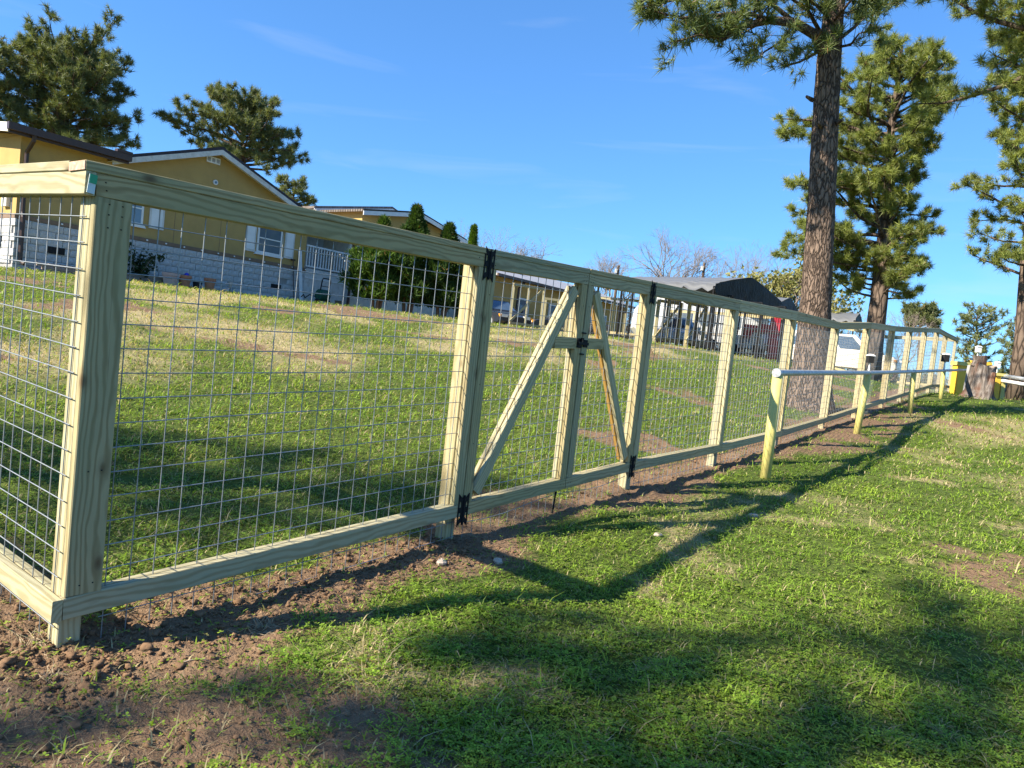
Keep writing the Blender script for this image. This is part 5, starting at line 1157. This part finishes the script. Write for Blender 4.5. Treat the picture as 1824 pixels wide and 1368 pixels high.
def clods():
    R = np.random.default_rng(105); t = (1+5**.5)/2
    iv = unit(np.array([(-1, t, 0), (1, t, 0), (-1, -t, 0), (1, -t, 0), (0, -1, t), (0, 1, t), (0, -1, -t), (0, 1, -t), (t, 0, -1), (t, 0, 1), (-t, 0, -1), (-t, 0, 1)], float))
    fi = np.array([(0, 11, 5), (0, 5, 1), (0, 1, 7), (0, 7, 10), (0, 10, 11), (1, 5, 9), (5, 11, 4), (11, 10, 2), (10, 7, 6), (7, 1, 8), (3, 9, 4), (3, 4, 2), (3, 2, 6), (3, 6, 8), (3, 8, 9), (4, 9, 5), (2, 4, 11), (6, 2, 10), (8, 6, 7), (9, 8, 1)])
    iv0, fi0 = iv, fi; mid = {}; vv = list(iv); f2 = []
    def md(a, b):
        k = (min(a, b), max(a, b))
        if k not in mid: mid[k] = len(vv); vv.append(unit(vv[a]+vv[b]))
        return mid[k]
    for a, b, c in fi: ab, bc, ca = md(a, b), md(b, c), md(c, a); f2 += [(a, ab, ca), (b, bc, ab), (c, ca, bc), (ab, bc, ca)]
    iv = np.array(vv); fi = np.array(f2); N = 9500
    s = np.where(R.uniform(size=N) < .62, R.uniform(-.15, 2.6, N), R.uniform(-.2, 16, N)); d = R.normal(-.06, .22, N)
    lft = R.uniform(size=N) < .16; s = np.where(lft, R.normal(0, .16, N), s); d = np.where(lft, R.uniform(-.25, 2.2, N), d)
    bl = R.uniform(size=N) < .06; x = C0[0]+UD[0]*s+ND[0]*d; y = C0[1]+UD[1]*s+ND[1]*d; x = np.where(bl, R.normal(-1.1, .55, N), x); y = np.where(bl, R.normal(2.25, .3, N), y)
    kp = R.uniform(size=N) < np.clip(soilmap(x, y)*1.5-.15, .0, 1); x, y = x[kp], y[kp]; N = len(x); z = G(x, y)
    sz = np.exp(R.normal(math.log(.0042), .6, N)); sz = np.clip(sz, .002, .022)
    Ps, Fs, n0 = [], [], 0
    for msk, I, Fi in ((sz < .0065, iv0, fi0), (sz >= .0065, iv, fi)):
        q = sz[msk]; M_ = len(q); c = np.stack([x[msk], y[msk], z[msk]+q*.35], 1)
        P = I[None]*(q[:, None, None]*R.uniform(.45, 1.35, (M_, len(I), 1)))*np.stack([R.uniform(.8, 1.3, M_), R.uniform(.8, 1.3, M_), R.uniform(.5, .85, M_)], 1)[:, None]+c[:, None]
        Ps.append(P.reshape(-1, 3)); Fs.append((Fi[None]+np.arange(M_)[:, None, None]*len(I)).reshape(-1, 3)+n0); n0 += M_*len(I)
    o = ob('soil_clods', mesh_np('soil_clods', np.concatenate(Ps), np.concatenate(Fs), False), CLOD); tag(o, 'loose brown soil clods thrown up along the fence', 'soil', kind='stuff')
clods()
def rock(px, py, r, label, seed, flat=.7):
    R = np.random.default_rng(seed); b = hit(px, py); m = MB(); n = 9; k = 7; vv = []
    for i in range(1, k):
        th = math.pi*i/k
        for j in range(n): q = 1+R.uniform(-.16, .16); vv.append((r*q*math.sin(th)*math.cos(j*6.283/n)*1.25, r*q*math.sin(th)*math.sin(j*6.283/n), r*q*flat*math.cos(th)))
    m.add(vv+[(0, 0, r*flat), (0, 0, -r*flat)], [(i*n+j, (i+1)*n+j, (i+1)*n+(j+1) % n, i*n+(j+1) % n) for i in range(k-2) for j in range(n)]+[(j, (j+1) % n, (k-1)*n) for j in range(n)]+[((k-2)*n+(j+1) % n, (k-2)*n+j, (k-1)*n+1) for j in range(n)])
    tag(m.ob('rock', STONE, None, Matrix.Translation(b+Vector((0, 0, r*.25))) @ Matrix.Rotation(seed, 4, 'Z')), label, 'rock', 'loose stones in the grass')
rock(786, 1004, .030, 'pale pink stone in the soil below the left gate post', 1)
rock(886, 1003, .030, 'round tan stone in the fence shadow below the gate', 2)
rock(1342, 921, .038, 'white bit of litter shaped as a flat pale stone in the long fence shadow right of the gate', 3, .5)  # a scrap of white litter, built with the rock shape
rock(1172, 955, .03, 'low tan stone in the shade in front of the right gate leaf', 4, .5)

def dead_tuft(px, py, r, n, label, seed):
    R = np.random.default_rng(seed); b = hit(px, py); m = MB(); t = thing('dead_grass_tuft', b, label, 'tuft')
    for k in range(n):
        a = R.uniform(0, 6.28); el = R.uniform(-.05, 1.1); q = curve(list(b+Vector((R.normal()*r*.25, R.normal()*r*.25, .004))), [math.cos(a)*math.cos(el), math.sin(a)*math.cos(el), math.sin(el)], r*R.uniform(.5, 1.3), 4, R, -.12, .3)
        for p in q: p[2] = max(p[2], gz(p[0], p[1])+.003)
        m.tube(q, [.0016, .0015, .0013, .001, .0005], 3, False)
    m.ob('stalks', m_plain('dead_straw', (.40, .31, .19), .9, 0, .35, 30), t)
    m = MB()
    for k in range(14):
        p = b+Vector((R.normal()*r*.35, R.normal()*r*.35, .004)); s_ = R.uniform(.005, .014); m.lathe([(.001, -s_*.6), (s_, -s_*.2), (s_*.8, s_*.5), (.001, s_*.8)], 6, p)
    tag(m.ob('root_soil', CLOD, t), kind='stuff')
dead_tuft(462, 1128, .085, 46, 'uprooted tuft of dry grass lying on the soil in front of the left panel', 121)
dead_tuft(62, 1150, .10, 40, 'clump of dry roots and stalks beside the near corner post foot', 122)
dead_tuft(88, 1212, .06, 30, 'small dry grass clump on bare soil below the corner post', 123)
def stick(px, py, L, a, label, r=.0028):
    b = hit(px, py); m = MB(); pts = [b+Vector((math.cos(a)*L*f+.006*math.sin(f*7), math.sin(a)*L*f, 0)) for f in (-.5, -.2, .1, .5)]
    for p in pts: p.z = gz(p.x, p.y)+.006
    m.tube(pts, [r, r*.9, r*.8, r*.5], 5); tag(m.ob('twig', TWIG, None, None, True), label, 'twig')
stick(352, 1180, .11, .25, 'short pale twig lying on the soil left of the grass edge')
stick(470, 1160, .07, -.5, 'bent dry twig beside the uprooted grass tuft', .002)
